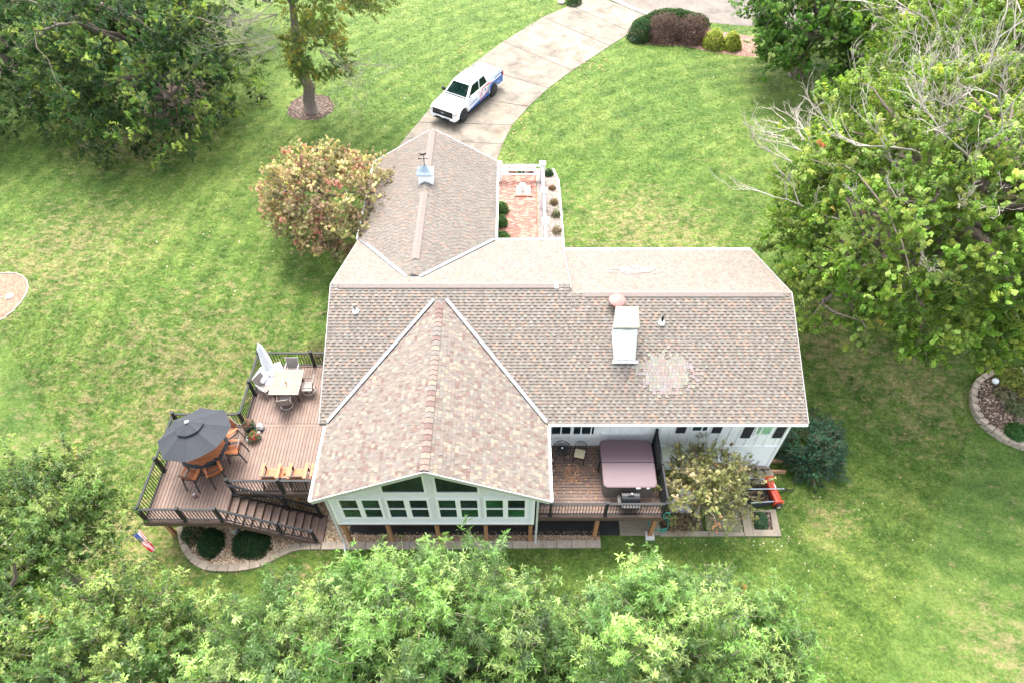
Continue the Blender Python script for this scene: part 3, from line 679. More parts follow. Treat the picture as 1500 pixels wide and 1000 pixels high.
# chimney: tapered white stack with a stained cap
ch_f = EY + .01
b0, b1 = P(900, 530.5, 5.55), P(931, 530.5, 5.55)
yb = EY; 
def on_s(u, v):
    d = ray(u, v); # meet main south plane
    t = (EZ - S * EY - H) / (d.z - S * d.y); return Vector((0, 0, H)) + d * t
b0, b1 = on_s(900, 530.5), on_s(931, 530.5); zt = b0.z + 1.55
t0, t1 = P(897.5, 481, zt), P(936.5, 481, zt); tb0, tb1 = P(902, 450, zt), P(935, 450, zt)
mb = MB(); zlow = b0.z - .2
mb.hexa([(b0.x, b0.y, zlow), (b1.x, b1.y, zlow), (b1.x, tb1.y, zlow), (b0.x, tb0.y, zlow)], [(t0.x + .05, t0.y + .05, zt - .05), (t1.x - .05, t1.y + .05, zt - .05), (tb1.x - .03, tb1.y - .05, zt - .05), (tb0.x + .03, tb0.y - .05, zt - .05)])
chim = build('chimney', mb, WHITE, r2, world=True)
mb = MB(); mb.hexa([(t0.x, t0.y, zt - .05), (t1.x, t1.y, zt - .05), (tb1.x, tb1.y, zt - .05), (tb0.x, tb0.y, zt - .05)], [(t0.x, t0.y, zt + .04), (t1.x, t1.y, zt + .04), (tb1.x, tb1.y, zt + .04), (tb0.x, tb0.y, zt + .04)])
CAPM = M_concrete('lichen_cap', (.27, .26, .20), .45, 3.5); build('chimney_cap', mb, CAPM, r2, world=True)
piece('chimney_vent', DARKFASCIA, ((t0.x + t1.x) / 2 + .1, t0.y + .05, zt - .17), (.42, .05, .1), r2, world=True)
piece('chimney_flashing', TRIM, ((b0.x + b1.x) / 2, b0.y - .03, b0.z + .06), (b1.x - b0.x + .16, .1, .05), r2, world=True)
q = on_s(903, 447); mb = MB(); mb.lathe([(.0, 0), (.27, .0), (.27, .1), (.33, .12), (.36, .16), (.33, .20), (.17, .23), (.15, .25), (.0, .26)], (q.x, q.y, q.z + .12), 20); build('round_roof_vent', mb, M('pink_vent', (.28, .14, .12), .5, .15, 8), r2, world=True, smooth=True)
for u, v, hh, mt in ((969, 474, .32, BLACK), (521, 457, .30, M('grey_pipe', (.2, .2, .2), .5))):
    q = on_s(u, v); pr = r2 if u > 700 else r1
    mb = MB(); mb.lathe([(.14, -.03), (.13, .04), (.07, .12), (.06, .13)], (q.x, q.y, q.z + .03), 12); vf = build('pipe_flashing', mb, TRIM, pr, world=True)
    mb = MB(); mb.lathe([(.05, 0), (.05, hh + .1)], (q.x, q.y, q.z + .03), 10); build('vent_pipe', mb, mt, pr, world=True, smooth=False)
# cupola on the garage ridge
cy_ = P(623, 252, 7.1).y; cx_ = GRX
mb = MB(); mb.hexa([(cx_ - .38, cy_ - .36, 6.35), (cx_ + .38, cy_ - .36, 6.35), (cx_ + .38, cy_ + .36, 6.35), (cx_ - .38, cy_ + .36, 6.35)], [(cx_ - .32, cy_ - .3, 7.1), (cx_ + .32, cy_ - .3, 7.1), (cx_ + .32, cy_ + .3, 7.1), (cx_ - .32, cy_ + .3, 7.1)])
build('cupola', mb, WHITE, r8, world=True)
mb = MB(); z0 = 7.1; e = .4
prof = [(e, 0), (e, .04), (.26, .13), (.1, .30), (.03, .42)]
for (ra, za), (rb, zb) in zip(prof, prof[1:]):
    for k in range(4):
        c4 = [(-1, -1), (1, -1), (1, 1), (-1, 1)]; a, b = c4[k], c4[(k + 1) % 4]
        mb.face([(cx_ + a[0] * ra, cy_ + a[1] * ra * .9, z0 + za), (cx_ + b[0] * ra, cy_ + b[1] * ra * .9, z0 + za), (cx_ + b[0] * rb, cy_ + b[1] * rb * .9, z0 + zb), (cx_ + a[0] * rb, cy_ + a[1] * rb * .9, z0 + zb)])
build('cupola_roof', mb, M('blue_grey_metal', (.24, .29, .34), .35, .2, 5, metal=.5), r8, world=True)
wv = MB(); wv.tube([(cx_, cy_, 7.5), (cx_, cy_, 8.15)], .018, 6); wv.tube([(cx_ - .22, cy_, 7.85), (cx_ + .22, cy_, 7.85)], .014, 6)
wv.prism([(cx_ + x, cy_ - .01, 8.05 + z) for x, z in ((-.16, 0), (-.05, -.015), (.07, 0), (.15, .06), (.12, .13), (.03, .06), (-.1, .06), (-.17, .10))], (0, .02, 0)); wv.box((cx_ - .26, cy_ - .012, 7.81), (cx_ - .18, cy_ + .012, 7.89))
build('weathervane', wv, BLACK, r8, world=True)
# ------------------------------------------------------------ decks
DZ = 2.1
def railing(deck, pts, posts, h=.95, gap=.125, name='railing', skip_posts=()):
    """pts: two ends at walking level; rails, posts and every baluster its own piece"""
    a, b = Vector(pts[0]), Vector(pts[1]); d = b - a; L_ = Vector((d.x, d.y, 0)).length; u = Vector((0, 0, 1))
    mb = MB(); s = Vector((-d.y, d.x, 0)).normalized()
    for zz, w, th in ((h, .045, .04), (.1, .025, .04)):
        lo, hi = u * (zz - th), u * zz; mb.hexa([a - s * w + lo, b - s * w + lo, b + s * w + lo, a + s * w + lo], [a - s * w + hi, b - s * w + hi, b + s * w + hi, a + s * w + hi])
    r = build(name, mb, BLACK, deck, world=True)
    for t in posts:
        p = a + d * t; piece('post', BLACK, p + u * (h + .08) / 2, (.10, .10, h + .08), r, world=True); piece('post_cap', BLACK, p + u * (h + .095), (.13, .13, .035), r, world=True)
        piece('post_skirt', BLACK, p + u * .03, (.15, .15, .06), r, world=True)
    n = int(L_ / gap)
    for i in range(1, n):
        p = a + d * (i / n)
        if any(abs(i / n - t) * L_ < .06 for t in posts): continue
        piece('baluster', BLACK, p + u * ((h + .06) / 2), (.022, .022, h - .12), r, world=True)
    return r
dk = thing('raised_deck', 'large brown composite deck on the left side of the house with black railings and stairs', 'deck', (-10.5, 15, 0))
X0, X1, X2 = -14.35, -11.55, -6.87; Y0, Y1, Y2, YI = 11.72, 16.18, 19.5, 12.95; XS = -11.25
bw, gp = .14, .015
x = X0 + .16
while x < X2 - .05:
    w = min(bw, X2 - x)
    ylo = (Y0 + .15) if x + w / 2 < XS else (YI + .14)
    piece('deck_board', DECK, (x + w / 2, (ylo + Y1 - .08) / 2, DZ - .0125), (w - gp, Y1 - .08 - ylo, .025), dk, world=True)
    if x > X1 + .15 and x + w < -7.18: piece('deck_board', DECK, (x + w / 2, (Y1 + .09 + Y2 - .15) / 2, DZ - .0125), (w - gp, Y2 - .15 - Y1 - .09, .025), dk, world=True)
    x += bw
for lo, hi in (((X0, Y0), (XS, Y0 + .14)), ((X0, Y0 + .148), (X0 + .15, Y1)), ((X0 + .158, Y1 - .07), (X2, Y1 + .07)), ((X1 + .0, Y1 + .078), (X1 + .14, Y2)), ((X1 + .148, Y2 - .14), (-7.18, Y2)), ((XS + .01, YI), (X2, YI + .13))):
    piece('border_board', DECK, ((lo[0] + hi[0]) / 2, (lo[1] + hi[1]) / 2, DZ - .0115), (hi[0] - lo[0], hi[1] - lo[1], .027), dk, world=True)
for lo, hi in (((X0, Y0 - .03), (XS, Y0 - .002)), ((X0 - .03, Y0 - .03), (X0 - .002, Y1)), ((X0, Y1 + .002), (X1 - .03, Y1 + .03)), ((X1 - .03, Y1 + .03), (X1 - .002, Y2)), ((X1, Y2 + .002), (-7.2, Y2 + .03)), ((XS, YI - .03), (X2, YI - .002)), ((XS - .002, Y0), (XS + .026, YI - .03))):
    piece('rim_joist', DECKDK, ((lo[0] + hi[0]) / 2, (lo[1] + hi[1]) / 2, DZ - .15), (hi[0] - lo[0], hi[1] - lo[1], .27), dk, world=True)
mb = MB(); mb.box((X0 + .02, Y0 + .03, DZ - .2), (XS - .03, Y1 - .02, DZ - .17)); mb.box((XS, YI + .03, DZ - .2), (X2, Y1 - .02, DZ - .17)); mb.box((X1 + .02, Y1, DZ - .2), (-7.2, Y2 - .03, DZ - .17)); build('joist_layer', mb, BLACKP, dk, world=True)
for px, py in ((-14.1, 12.2), (-11.5, 12.25), (-14.1, 15.9), (-11.4, 15.9), (-11.4, 19.2), (-8.9, 13.2)):
    zb = gz(px, py); piece('support_post', POSTW, (px, py, (zb + DZ - .2) / 2), (.15, .15, DZ - .2 - zb), dk, world=True)
q = P(338, 789, 0.0)
mb = MB(); mb.lathe([(.17, -.05), (.17, .42), (.15, .44)], (-11.5, 12.25, 0), 16); build('post_footing', mb, M_concrete('footing', (.5, .5, .48), .2), dk, world=True)
railing(dk, [(X0 + .07, Y0 + .07, DZ), (XS - .05, Y0 + .07, DZ)], (0, .52, 1))
railing(dk, [(X0 + .07, Y0 + .07, DZ), (X0 + .07, Y1 - .05, DZ)], (.5, 1))
railing(dk, [(X0 + .07, Y1 - .05, DZ), (X1 + .07, Y1 - .05, DZ)], (.52, 1), gap=.12)
railing(dk, [(X1 + .07, Y1 - .05, DZ), (X1 + .07, Y2 - .07, DZ)], (.5, 1))
railing(dk, [(X1 + .07, Y2 - .07, DZ), (-7.25, Y2 - .07, DZ)], (.56,))
railing(dk, [(XS + .08, YI + .06, DZ), (X2 - .03, YI + .06, DZ)], (0, .47))
# stairs going down to the right
SXE = -8.15; n = 11; run = (SXE - XS) / n; rise = DZ / (n + 1)
for i in range(n):
    z = DZ - rise * (i + 1); xa = XS + .03 + i * run
    for k in range(2): piece('stair_tread', DECK, (xa + run * (.27 + .5 * k) , (Y0 + YI) / 2 - .02, z - .0125), (run * .5 - .008, YI - Y0 - .1, .025), dk, world=True)
    piece('stair_riser', DECKDK, (xa - .005, (Y0 + YI) / 2 - .02, z + rise / 2 - .014), (.02, YI - Y0 - .1, rise - .03), dk, world=True)
piece('bottom_tread', DECK, (SXE + .19, (Y0 + YI) / 2 - .02, rise * .72), (.3, YI - Y0 + .02, .03), dk, world=True)
piece('bottom_riser', DECKDK, (SXE + .33, (Y0 + YI) / 2 - .02, rise * .34), (.02, YI - Y0, rise * .66), dk, world=True)
for yy in (Y0 + .0, YI - .05):
    mb = MB(); mb.prism([(XS + .03, yy, DZ - .32), (XS + .03, yy, DZ - .005), (SXE + .05, yy, rise + .12), (SXE + .32, yy, rise * .7), (SXE + .32, yy, .0), (SXE - .1, yy, 0)], (0, .04, 0)); build('stair_stringer', mb, DECKDK, dk, world=True)
railing(dk, [(XS + .05, Y0 + .07, DZ), (SXE + .15, Y0 + .07, rise * .8)], (.6, .98), h=.9)
railing(dk, [(XS + .08, YI - .08, DZ), (SXE + .15, YI - .08, rise * .8)], (.6, .98), h=.9)

dr = thing('hot_tub_deck', 'smaller brown deck on the right of the sunroom holding the hot tub', 'deck', (3.4, 13.5, 0))
RX0, RX1, RY0, RYT = .98, 5.98, 11.95, WY - .01
yy = RY0 + .15
while yy < RYT - .02:
    w = min(bw, RYT - yy); piece('deck_board', DECK, ((RX0 + RX1) / 2, yy + w / 2, DZ - .0125), (RX1 - RX0, w - gp * 1.4, .025), dr, world=True); yy += bw
piece('border_board', DECK, ((RX0 + RX1) / 2, RY0 + .07, DZ - .011), (RX1 - RX0, .14, .026), dr, world=True)
piece('rim_joist', DECKDK, ((RX0 + RX1) / 2, RY0 - .016, DZ - .15), (RX1 - RX0 + .06, .028, .28), dr, world=True)
piece('rim_joist', DECKDK, (RX1 + .016, (RY0 + RYT) / 2, DZ - .15), (.028, RYT - RY0, .28), dr, world=True)
piece('beam', POSTW, ((RX0 + RX1) / 2, RY0 + .15, DZ - .42), (RX1 - RX0, .1, .24), dr, world=True)
mb = MB(); mb.box((RX0, RY0 + .03, DZ - .2), (RX1 - .02, RYT - .02, DZ - .17)); build('joist_layer', mb, BLACKP, dr, world=True)
for px in (3.42, 5.72):
    piece('support_post', POSTW, (px, RY0 + .15, .78), (.16, .16, 1.56), dr, world=True); 
piece('post_footing', M_concrete('footing_white', (.6, .58, .54), .15), (5.72, RY0 + .12, .07), (.36, .34, .16), dr, world=True)
railing(dr, [(RX0 + .02, RY0 + .07, DZ), (RX1 - .06, RY0 + .07, DZ)], (0, .10, .54, 1), gap=.115)
# tall lattice screen on the right side
mb = MB(); ya, yb2 = RY0 + .15, RYT - .12; zt = DZ + 1.25; xl = RX1 - .06
mb.box((xl - .03, ya, DZ + .06), (xl + .03, yb2, DZ + .11)); mb.box((xl - .035, ya, zt - .05), (xl + .035, yb2, zt)); mb.box((xl - .05, yb2, DZ), (xl + .05, yb2 + .1, zt + .08)); mb.box((xl - .05, (ya + yb2) / 2 - .05, DZ), (xl + .05, (ya + yb2) / 2 + .05, zt + .05))
lat = build('lattice_screen', mb, BLACK, dr, world=True)
k = ya - 1.2
while k < yb2:
    for sg in (0, 1):
        a_, b_ = (k, DZ + .1), (k + 1.15, zt - .04)
        if sg: a_, b_ = (k, zt - .04), (k + 1.15, DZ + .1)
        # clip to the panel
        t0_ = max(0, (ya - a_[0]) / 1.15); t1_ = min(1, (yb2 - a_[0]) / 1.15)
        if t1_ - t0_ > .05:
            f = lambda t: (xl + (.008 if sg else -.008), a_[0] + 1.15 * t, a_[1] + (b_[1] - a_[1]) * t)
            bar('lattice_slat', BLACK, f(t0_), f(t1_), .012, lat, world=True, w2=.035)
    k += .16

# ------------------------------------------------------------ hot tub, grill, bistro set
tub = thing('hot_tub', 'square hot tub under a mauve folding cover beside the black lattice screen', 'hot tub', (4.62, 13.8, DZ))
TC = M('tub_cover', (.100, .060, .070), .55, .05, 14, bmp=.006); TB = M('tub_cabinet', (.12, .105, .095), .6, .15, 4)
def rrect(hx, hy, r, n=6):
    out = []
    for cx, cy, a0 in ((hx - r, hy - r, 0), (-hx + r, hy - r, 90), (-hx + r, -hy + r, 180), (hx - r, -hy + r, 270)):
        for k in range(n + 1): a = R(a0 + 90 * k / n); out.append((cx + r * math.cos(a), cy + r * math.sin(a)))
    return out
mb = MB(); mb.prism([(x, y, 0) for x, y in rrect(1.0, 1.0, .16)], (0, 0, .82)); build('cabinet', mb, TB, tub)
mb = MB(); mb.prism([(x, y, .82) for x, y in rrect(1.02, 1.03, .18)], (0, 0, .05)); build('shell_rim', mb, M('tub_rim', (.33, .29, .27), .4), tub)
for sg in (-1, 1):
    pl = rrect(1.05, 1.07, .19); half = [p for p in pl if p[1] * sg > .02]
    half = sorted(half, key=lambda p: math.atan2(p[1] - sg * .4, p[0])) 
    half += [(-1.05 , sg * .018), (1.05, sg * .018)] if sg > 0 else []
    if sg < 0: half = [(x, y) for x, y in half] + [(1.05, -.018), (-1.05, -.018)]
    half = sorted(half, key=lambda p: math.atan2(p[1] - sg * .5, p[0]))
    mb = MB(); n_ = len(half); z0 = .87
    def ztop(y): return .98 - .05 * abs(y)
    base = [(x, y, z0) for x, y in half]; top = [(x, y, ztop(y) - .015) for x, y in half]; ins = [(x * .97, sg * .018 + (y - sg * .018) * .96, ztop(y)) for x, y in half]
    mb.v = base + top + ins; mb.f = [tuple(reversed(range(n_)))] + [(i, (i + 1) % n_, n_ + (i + 1) % n_, n_ + i) for i in range(n_)] + [(n_ + i, n_ + (i + 1) % n_, 2 * n_ + (i + 1) % n_, 2 * n_ + i) for i in range(n_)] + [tuple(range(2 * n_, 3 * n_))]; mb.c = [None] * len(mb.f)
    build('cover_half', mb, TC, tub)
piece('fold_strap', BLACK, (0, 0, .955), (2.12, .05, .035), tub)
piece('cover_latch', TRIM, (.3, -1.085, .86), (.16, .03, .07), tub); piece('cover_latch', TRIM, (.68, -1.085, .86), (.1, .03, .07), tub)
piece('cover_lifter', BLACK, (-1.1, .1, .5), (.05, .06, .9), tub); bar('lifter_arm', BLACK, (-1.1, .1, .9), (-1.1, .75, .75), .05, tub)
gr = thing('grill', 'black barbecue grill with closed rounded lid in front of the hot tub', 'grill', (4.62, 12.42, DZ))
GB = M('grill_black', (.008, .008, .009), .55, .2, 6)
mb = MB(); prof = [(-.05, .55), (-.04, .66), (.02, .74), (.12, .78), (.24, .77), (.31, .68), (.33, .55)]
mb.prism([(-.36, y - .1, z) for y, z in prof], (.72, 0, 0)); build('lid', mb, GB, gr, bevel=.02)
mb = MB(); mb.box((-.34, -.14, .35), (.34, .22, .55)); build('firebox', mb, GB, gr, bevel=.015)
mb = MB(); mb.box((-.36, -.36, .46), (.36, -.15, .50)); build('front_shelf', mb, GB, gr, bevel=.01); mb = MB(); mb.box((-.5, -.2, .5), (-.37, .2, .53)); build('side_shelf', mb, GB, gr)
bar('lid_handle', GB, (-.12, .02, .82), (.12, .02, .82), .02, gr, kind='cyl'); bar('lid_knob', METAL, (.04, .1, .78), (.04, .1, .83), .02, gr, kind='cyl')
for sx in (-.3, .3):
    for sy in (-.12, .2): bar('leg', GB, (sx, sy, .0), (sx, sy, .36), .04, gr)
bt = thing('bistro_table', 'small round black metal bistro table against the white wall', 'table', (2.05, 14.62, DZ))
mb = MB(); nseg = 20; rr = .36
for r0_, r1_ in ((.34, .37), (.23, .25), (.12, .14), (.03, .05)):
    for k in range(nseg):
        a, b = 2 * math.pi * k / nseg, 2 * math.pi * (k + 1) / nseg
        mb.prism([(r0_ * math.cos(a), r0_ * math.sin(a), .70), (r1_ * math.cos(a), r1_ * math.sin(a), .70), (r1_ * math.cos(b), r1_ * math.sin(b), .70), (r0_ * math.cos(b), r0_ * math.sin(b), .70)], (0, 0, .02))
for k in range(24): a = 2 * math.pi * k / 24; mb.cbox((.18 * math.cos(a), .18 * math.sin(a), .708), (.33, .02, .014), rot=Matrix.Rotation(a, 3, 'Z'))
build('table_top', mb, BLACK, bt); mb = MB(); mb.lathe([(.05, .72), (.05, .74), (.02, .76)], n=10); build('umbrella_plug', mb, METAL, bt)
for k in range(4):
    a = k * math.pi / 2 + .5; mb = MB(); mb.tube([(.06 * math.cos(a), .06 * math.sin(a), .69), (.1 * math.cos(a), .1 * math.sin(a), .4), (.3 * math.cos(a), .3 * math.sin(a), .01)], .015, 6); build('leg', mb, BLACK, bt)
CREAM = M('cream_cushion', (.48, .41, .26), .9, .06, 9)
def bistro_chair(loc, rz, label):
    t = thing('bistro_chair', label, 'chair', loc, rz, 'bistro chairs by the white wall')
    mb = MB(); mb.box((-.21, -.2, .44), (.21, .2, .50)); build('cushion', mb, CREAM, t, bevel=.02)
    mb = MB(); mb.box((-.23, -.22, .41), (.23, .22, .435)); build('seat', mb, BLACK, t)
    fr = MB(); fr.tube([(-.22, .2, .43), (-.23, .27, .8), (-.12, .30, .95), (.12, .30, .95), (.23, .27, .8), (.22, .2, .43)], .014, 6)
    for k in range(-3, 4): fr.tube([(k * .06, .21, .5), (k * .055 + .05, .27, .75), (k * .05 - .02, .3, .92)], .007, 4)
    for zz in (.6, .72, .84): fr.tube([(-.22, .22 + (zz - .43) * .13, zz), (.22, .22 + (zz - .43) * .13, zz)], .007, 4)
    build('backrest', fr, BLACK, t)
    for sx in (-1, 1):
        for sy in (-.2, .2): bar('leg', BLACK, (sx * .2, sy, .42), (sx * .23, sy * 1.2, 0), .022, t)
        mb = MB(); mb.tube([(sx * .23, .24, .62), (sx * .26, 0, .66), (sx * .25, -.2, .62), (sx * .21, -.2, .43)], .012, 6); build('armrest', mb, BLACK, t)
    return t
bistro_chair((2.78, 14.5, DZ), -.25, 'black bistro chair with cream cushion between round table and hot tub')
bistro_chair((1.42, 14.2, DZ), .75, 'black bistro chair with cream cushion half hidden under the sunroom eave')

# ------------------------------------------------------------ left deck furniture
SLING = M('taupe_sling', (.235, .205, .185), .85, .05, 12); CHFR = M('bronze_frame', (.05, .035, .03), .5, .2, 6); CHFR2 = M('silver_frame', (.45, .43, .41), .4, .1, 6)
TAB = M('weathered_teak', (.225, .19, .155), .8, .14, 4, stretch=(1, 8, 1), obj_rand=.06)
a, b, c, d = P(401, 540, 2.85), P(445, 540, 2.85), P(439, 576, 2.85), P(394, 576, 2.85)
tcx, tcy = -9.93, 17.95; thx, thy = .65, .68
dt = thing('dining_table', 'square weathered grey wooden table of narrow slats on the upper deck', 'table', (tcx, tcy, DZ))
ns = 17
for k in range(ns): yk = -thy + .05 + (2 * thy - .1) * (k + .5) / ns; piece('table_slat', TAB, (0, yk, .74), (2 * thx - .1, (2 * thy - .1) / ns - .012, .025), dt)
for sx in (-1, 1): piece('table_edge', TAB, (sx * (thx - .025), 0, .738), (.05, 2 * thy, .035), dt)
for sy in (-1, 1): piece('table_edge', TAB, (0, sy * (thy - .025), .738), (2 * thx - .1, .05, .035), dt)
for sx in (-1, 1):
    for sy in (-1, 1): piece('leg', CHFR, (sx * .5, sy * .5, .36), (.07, .07, .72), dt)
mb = MB(); mb.cbox((tcx + .0, tcy - .02, DZ + .757), (.42, .36, .006)); pm = build('placemat', mb, M('woven_placemat', (.55, .46, .30), .9), None); tag(pm, 'small woven tan placemat in the middle of the square slatted table', 'placemat')
fp = thing('flower_pot', 'small orange flower pot with a sprig standing on the placemat', 'flower pot', (tcx + .03, tcy - .12, DZ + .761))
mb = MB(); mb.lathe([(.035, 0), (.05, .09), (.055, .1), (.045, .1), (.04, .08)], n=12); build('pot', mb, M('orange_clay', (.55, .16, .06), .7), fp)
mb = MB(); 
for k in range(9): a_ = k * .7; mb.face([(0, 0, .08), (.05 * math.cos(a_), .05 * math.sin(a_), .15), (.02 * math.cos(a_ + .4), .02 * math.sin(a_ + .4), .2)])
build('sprig', mb, M('sprig_green', (.05, .13, .04), .7), fp)
gj = MB(); gj.lathe([(.03, 0), (.035, .09), (.02, .11)], (tcx - .11, tcy + .07, DZ + .761), 10); tag(build('glass_jar', gj, M('grey_glass', (.3, .33, .34), .2)), 'grey glass jar at the back of the placemat', 'jar')
def dining_chair(loc, rz, label, swivel):
    t = thing('dining_chair', label, 'chair', loc, rz, 'sling chairs at the square table')
    fr = CHFR if swivel else CHFR2
    mb = MB(); mb.hexa([(-.25, -.25, .43), (.25, -.25, .43), (.25, .22, .41), (-.25, .22, .41)], [(-.25, -.25, .455), (.25, -.25, .455), (.25, .22, .435), (-.25, .22, .435)]); build('seat', mb, SLING, t)
    mb = MB(); mb.hexa([(-.25, .22, .42), (.25, .22, .42), (.25, .25, .42), (-.25, .25, .42)], [(-.24, .36, .98), (.24, .36, .98), (.24, .385, .98), (-.24, .385, .98)]); build('backrest', mb, SLING, t)
    for sx in (-1, 1):
        mb = MB(); mb.tube([(sx * .265, .37, 1.0), (sx * .265, .23, .43), (sx * .265, -.26, .45)], .016, 6); build('side_frame', mb, fr, t)
        mb = MB(); mb.tube([(sx * .28, .29, .66), (sx * .29, .0, .67), (sx * .28, -.22, .64), (sx * .27, -.24, .45)], .02, 6); build('armrest', mb, fr, t)
    if swivel:
        mb = MB(); mb.lathe([(.04, .2), (.04, .42)], n=10); build('pedestal', mb, fr, t)
        pts = [(.26 * math.cos(q * math.pi / 12), .26 * math.sin(q * math.pi / 12), .12) for q in range(25)]; mb = MB(); mb.tube(pts, .016, 6, cap=False); build('base_ring', mb, CHFR2, t)
        for q in range(4): a_ = q * math.pi / 2 + .78; mb = MB(); mb.tube([(.03 * math.cos(a_), .03 * math.sin(a_), .22), (.24 * math.cos(a_), .24 * math.sin(a_), .12), (.34 * math.cos(a_), .34 * math.sin(a_), 0)], .018, 6); build('leg', mb, fr, t)
    else:
        for sx in (-1, 1):
            for sy in (-.22, .24): bar('leg', fr, (sx * .26, sy, .44), (sx * .27, sy * 1.15, 0), .03, t)
    return t
dining_chair((tcx + .02, tcy + .82, DZ), 0, 'taupe sling chair on the far side of the square table, back to the railing', False)
dining_chair((tcx + .86, tcy + .0, DZ), -1.5, 'taupe swivel chair on the house side of the square table', True)
dining_chair((tcx + .03, tcy - .78, DZ), math.pi + .15, 'taupe swivel chair on the near side of the square table, pushed under it', True)
dining_chair((tcx - .98, tcy + .0, DZ), 1.05, 'taupe sling chair beside the white closed umbrella, left of the square table', False)
# closed white umbrella with loose cover and cushions at its foot
WF = M('white_canvas', (.76, .77, .80), .9, .05, 6)
ux, uy = -10.95, 18.85
cu = thing('closed_umbrella', 'tall white folded umbrella in the railing corner by the square table', 'umbrella', (ux, uy, DZ))
mb = MB(); mb.lathe([(.03, 0), (.03, .6)], n=10); build('pole', mb, TRIM, cu)
mb = MB(); base = len(mb.v); N_ = 20
prof = [(.17, .5), (.21, .8), (.2, 1.2), (.16, 1.6), (.13, 1.9), (.12, 2.05), (.07, 2.15), (.04, 2.3), (.01, 2.38)]
for r_, z_ in prof:
    for k in range(N_): a_ = 2 * math.pi * k / N_; rr = r_ * (1 + .18 * math.cos(k * math.pi / 2 * 2.5 + z_ * 1.5)); mb.v.append((rr * math.cos(a_), rr * math.sin(a_), z_))
for i in range(len(prof) - 1):
    for k in range(N_): mb.f.append((i * N_ + k, i * N_ + (k + 1) % N_, (i + 1) * N_ + (k + 1) % N_, (i + 1) * N_ + k)); mb.c.append(None)
build('folded_canopy', mb, WF, cu, smooth=True)
mb = MB(); mb.lathe([(.35, 0), (.35, .06), (.1, .1), (.05, .12)], n=20); build('base', mb, BLACK, cu)
def cushion(name, loc, size, rz, lab, tilt=0):
    mb = MB(); sx, sy, sz = [s / 2 for s in size]; n_ = 6
    for i in range(n_ + 1):
        for j in range(n_ + 1):
            u_, v_ = i / n_ * 2 - 1, j / n_ * 2 - 1; e_ = (1 - abs(u_) ** 3) * (1 - abs(v_) ** 3); mb.v.append((u_ * sx, v_ * sy, sz * (.3 + .7 * e_) + random.uniform(-.01, .01)))
    for i in range(n_ + 1):
        for j in range(n_ + 1): x_, y_, z_ = mb.v[i * (n_ + 1) + j]; mb.v.append((x_, y_, -z_))
    q_ = (n_ + 1) ** 2
    for i in range(n_):
        for j in range(n_):
            a_ = i * (n_ + 1) + j; mb.f.append((a_, a_ + n_ + 1, a_ + n_ + 2, a_ + 1)); mb.f.append((q_ + a_ + 1, q_ + a_ + n_ + 2, q_ + a_ + n_ + 1, q_ + a_))
    for i in range(n_):
        for (p, q) in ((i, i + 1), (n_ * (n_ + 1) + i + 1, n_ * (n_ + 1) + i), ((i + 1) * (n_ + 1), i * (n_ + 1)), (i * (n_ + 1) + n_, (i + 1) * (n_ + 1) + n_)): mb.f.append((p, q, q + q_, p + q_))
    mb.c = [None] * len(mb.f); o = build(name, mb, WF, None, smooth=True); o.location = loc; o.rotation_euler = (tilt, 0, rz); tag(o, lab, 'cushion', 'white cushions by the closed umbrella'); return o
cushion('cushion', (-10.62, 18.75, DZ + .62), (.62, .55, .22), .5, 'white cushion nearest the far railing beside the folded umbrella', .25)
cushion('cushion', (-11.15, 18.42, DZ + .6), (.6, .66, .24), -.4, 'white cushion against the left railing below the folded umbrella', .1)
cushion('cushion', (-10.75, 18.3, DZ + .4), (.55, .55, .26), .1, 'lowest white cushion, tucked beside the square table corner')
st = thing('storage_bench', 'low white bench under the pile of white cushions', 'bench', (-10.9, 18.5, DZ)); piece('bench_seat', TRIM, (0, 0, .30), (.9, .8, .06), st)
for sx in (-.4, .4):
    for sy in (-.35, .35): piece('leg', TRIM, (sx, sy, .14), (.05, .05, .27), st)

# octagonal counter table with dark umbrella and orange slatted chairs
OR = M('orange_slat', (.36, .115, .035), .6, .12, 5, stretch=(6, 1, 1), obj_rand=.08); DKF = M('charcoal_frame', (.022, .024, .030), .5, .2, 6)
ox, oy = -12.55, 14.55
ot = thing('octagonal_table', 'octagonal orange slatted table with a charcoal rim under the dark umbrella', 'table', (ox, oy, DZ))
def octp(r, z, ph=R(22.5)): return [(r * math.cos(ph + k * math.pi / 4), r * math.sin(ph + k * math.pi / 4), z) for k in range(8)]
ph = R(14)
oo, oi = octp(1.02, .86, ph), octp(.88, .86, ph)
for k in range(8):
    mb = MB(); j = (k + 1) % 8; mb.prism([oo[k], oo[j], oi[j], oi[k]], (0, 0, .05)); build('rim_board', mb, DKF, ot)
for k in range(-7, 8):
    yk = k * .115; half = None; ap = .872 * math.cos(math.pi / 8)
    # width of the octagon at this row
    w = 0
    for s_ in np.linspace(0, .9, 181):
        if all(s_ * math.cos(a_) + yk * math.sin(a_) <= ap and -s_ * math.cos(a_) + yk * math.sin(a_) <= ap for a_ in [i * math.pi / 4 + math.pi / 8 for i in range(8)]): w = s_
    if w > .05: piece('table_slat', OR, (-yk * math.sin(ph), yk * math.cos(ph), .89), (2 * w, .10, .025), ot, rot=(0, 0, ph))
mb = MB(); mb.box((-.3, -.3, .0), (.3, .3, .86)); build('pedestal', mb, DKF, ot)
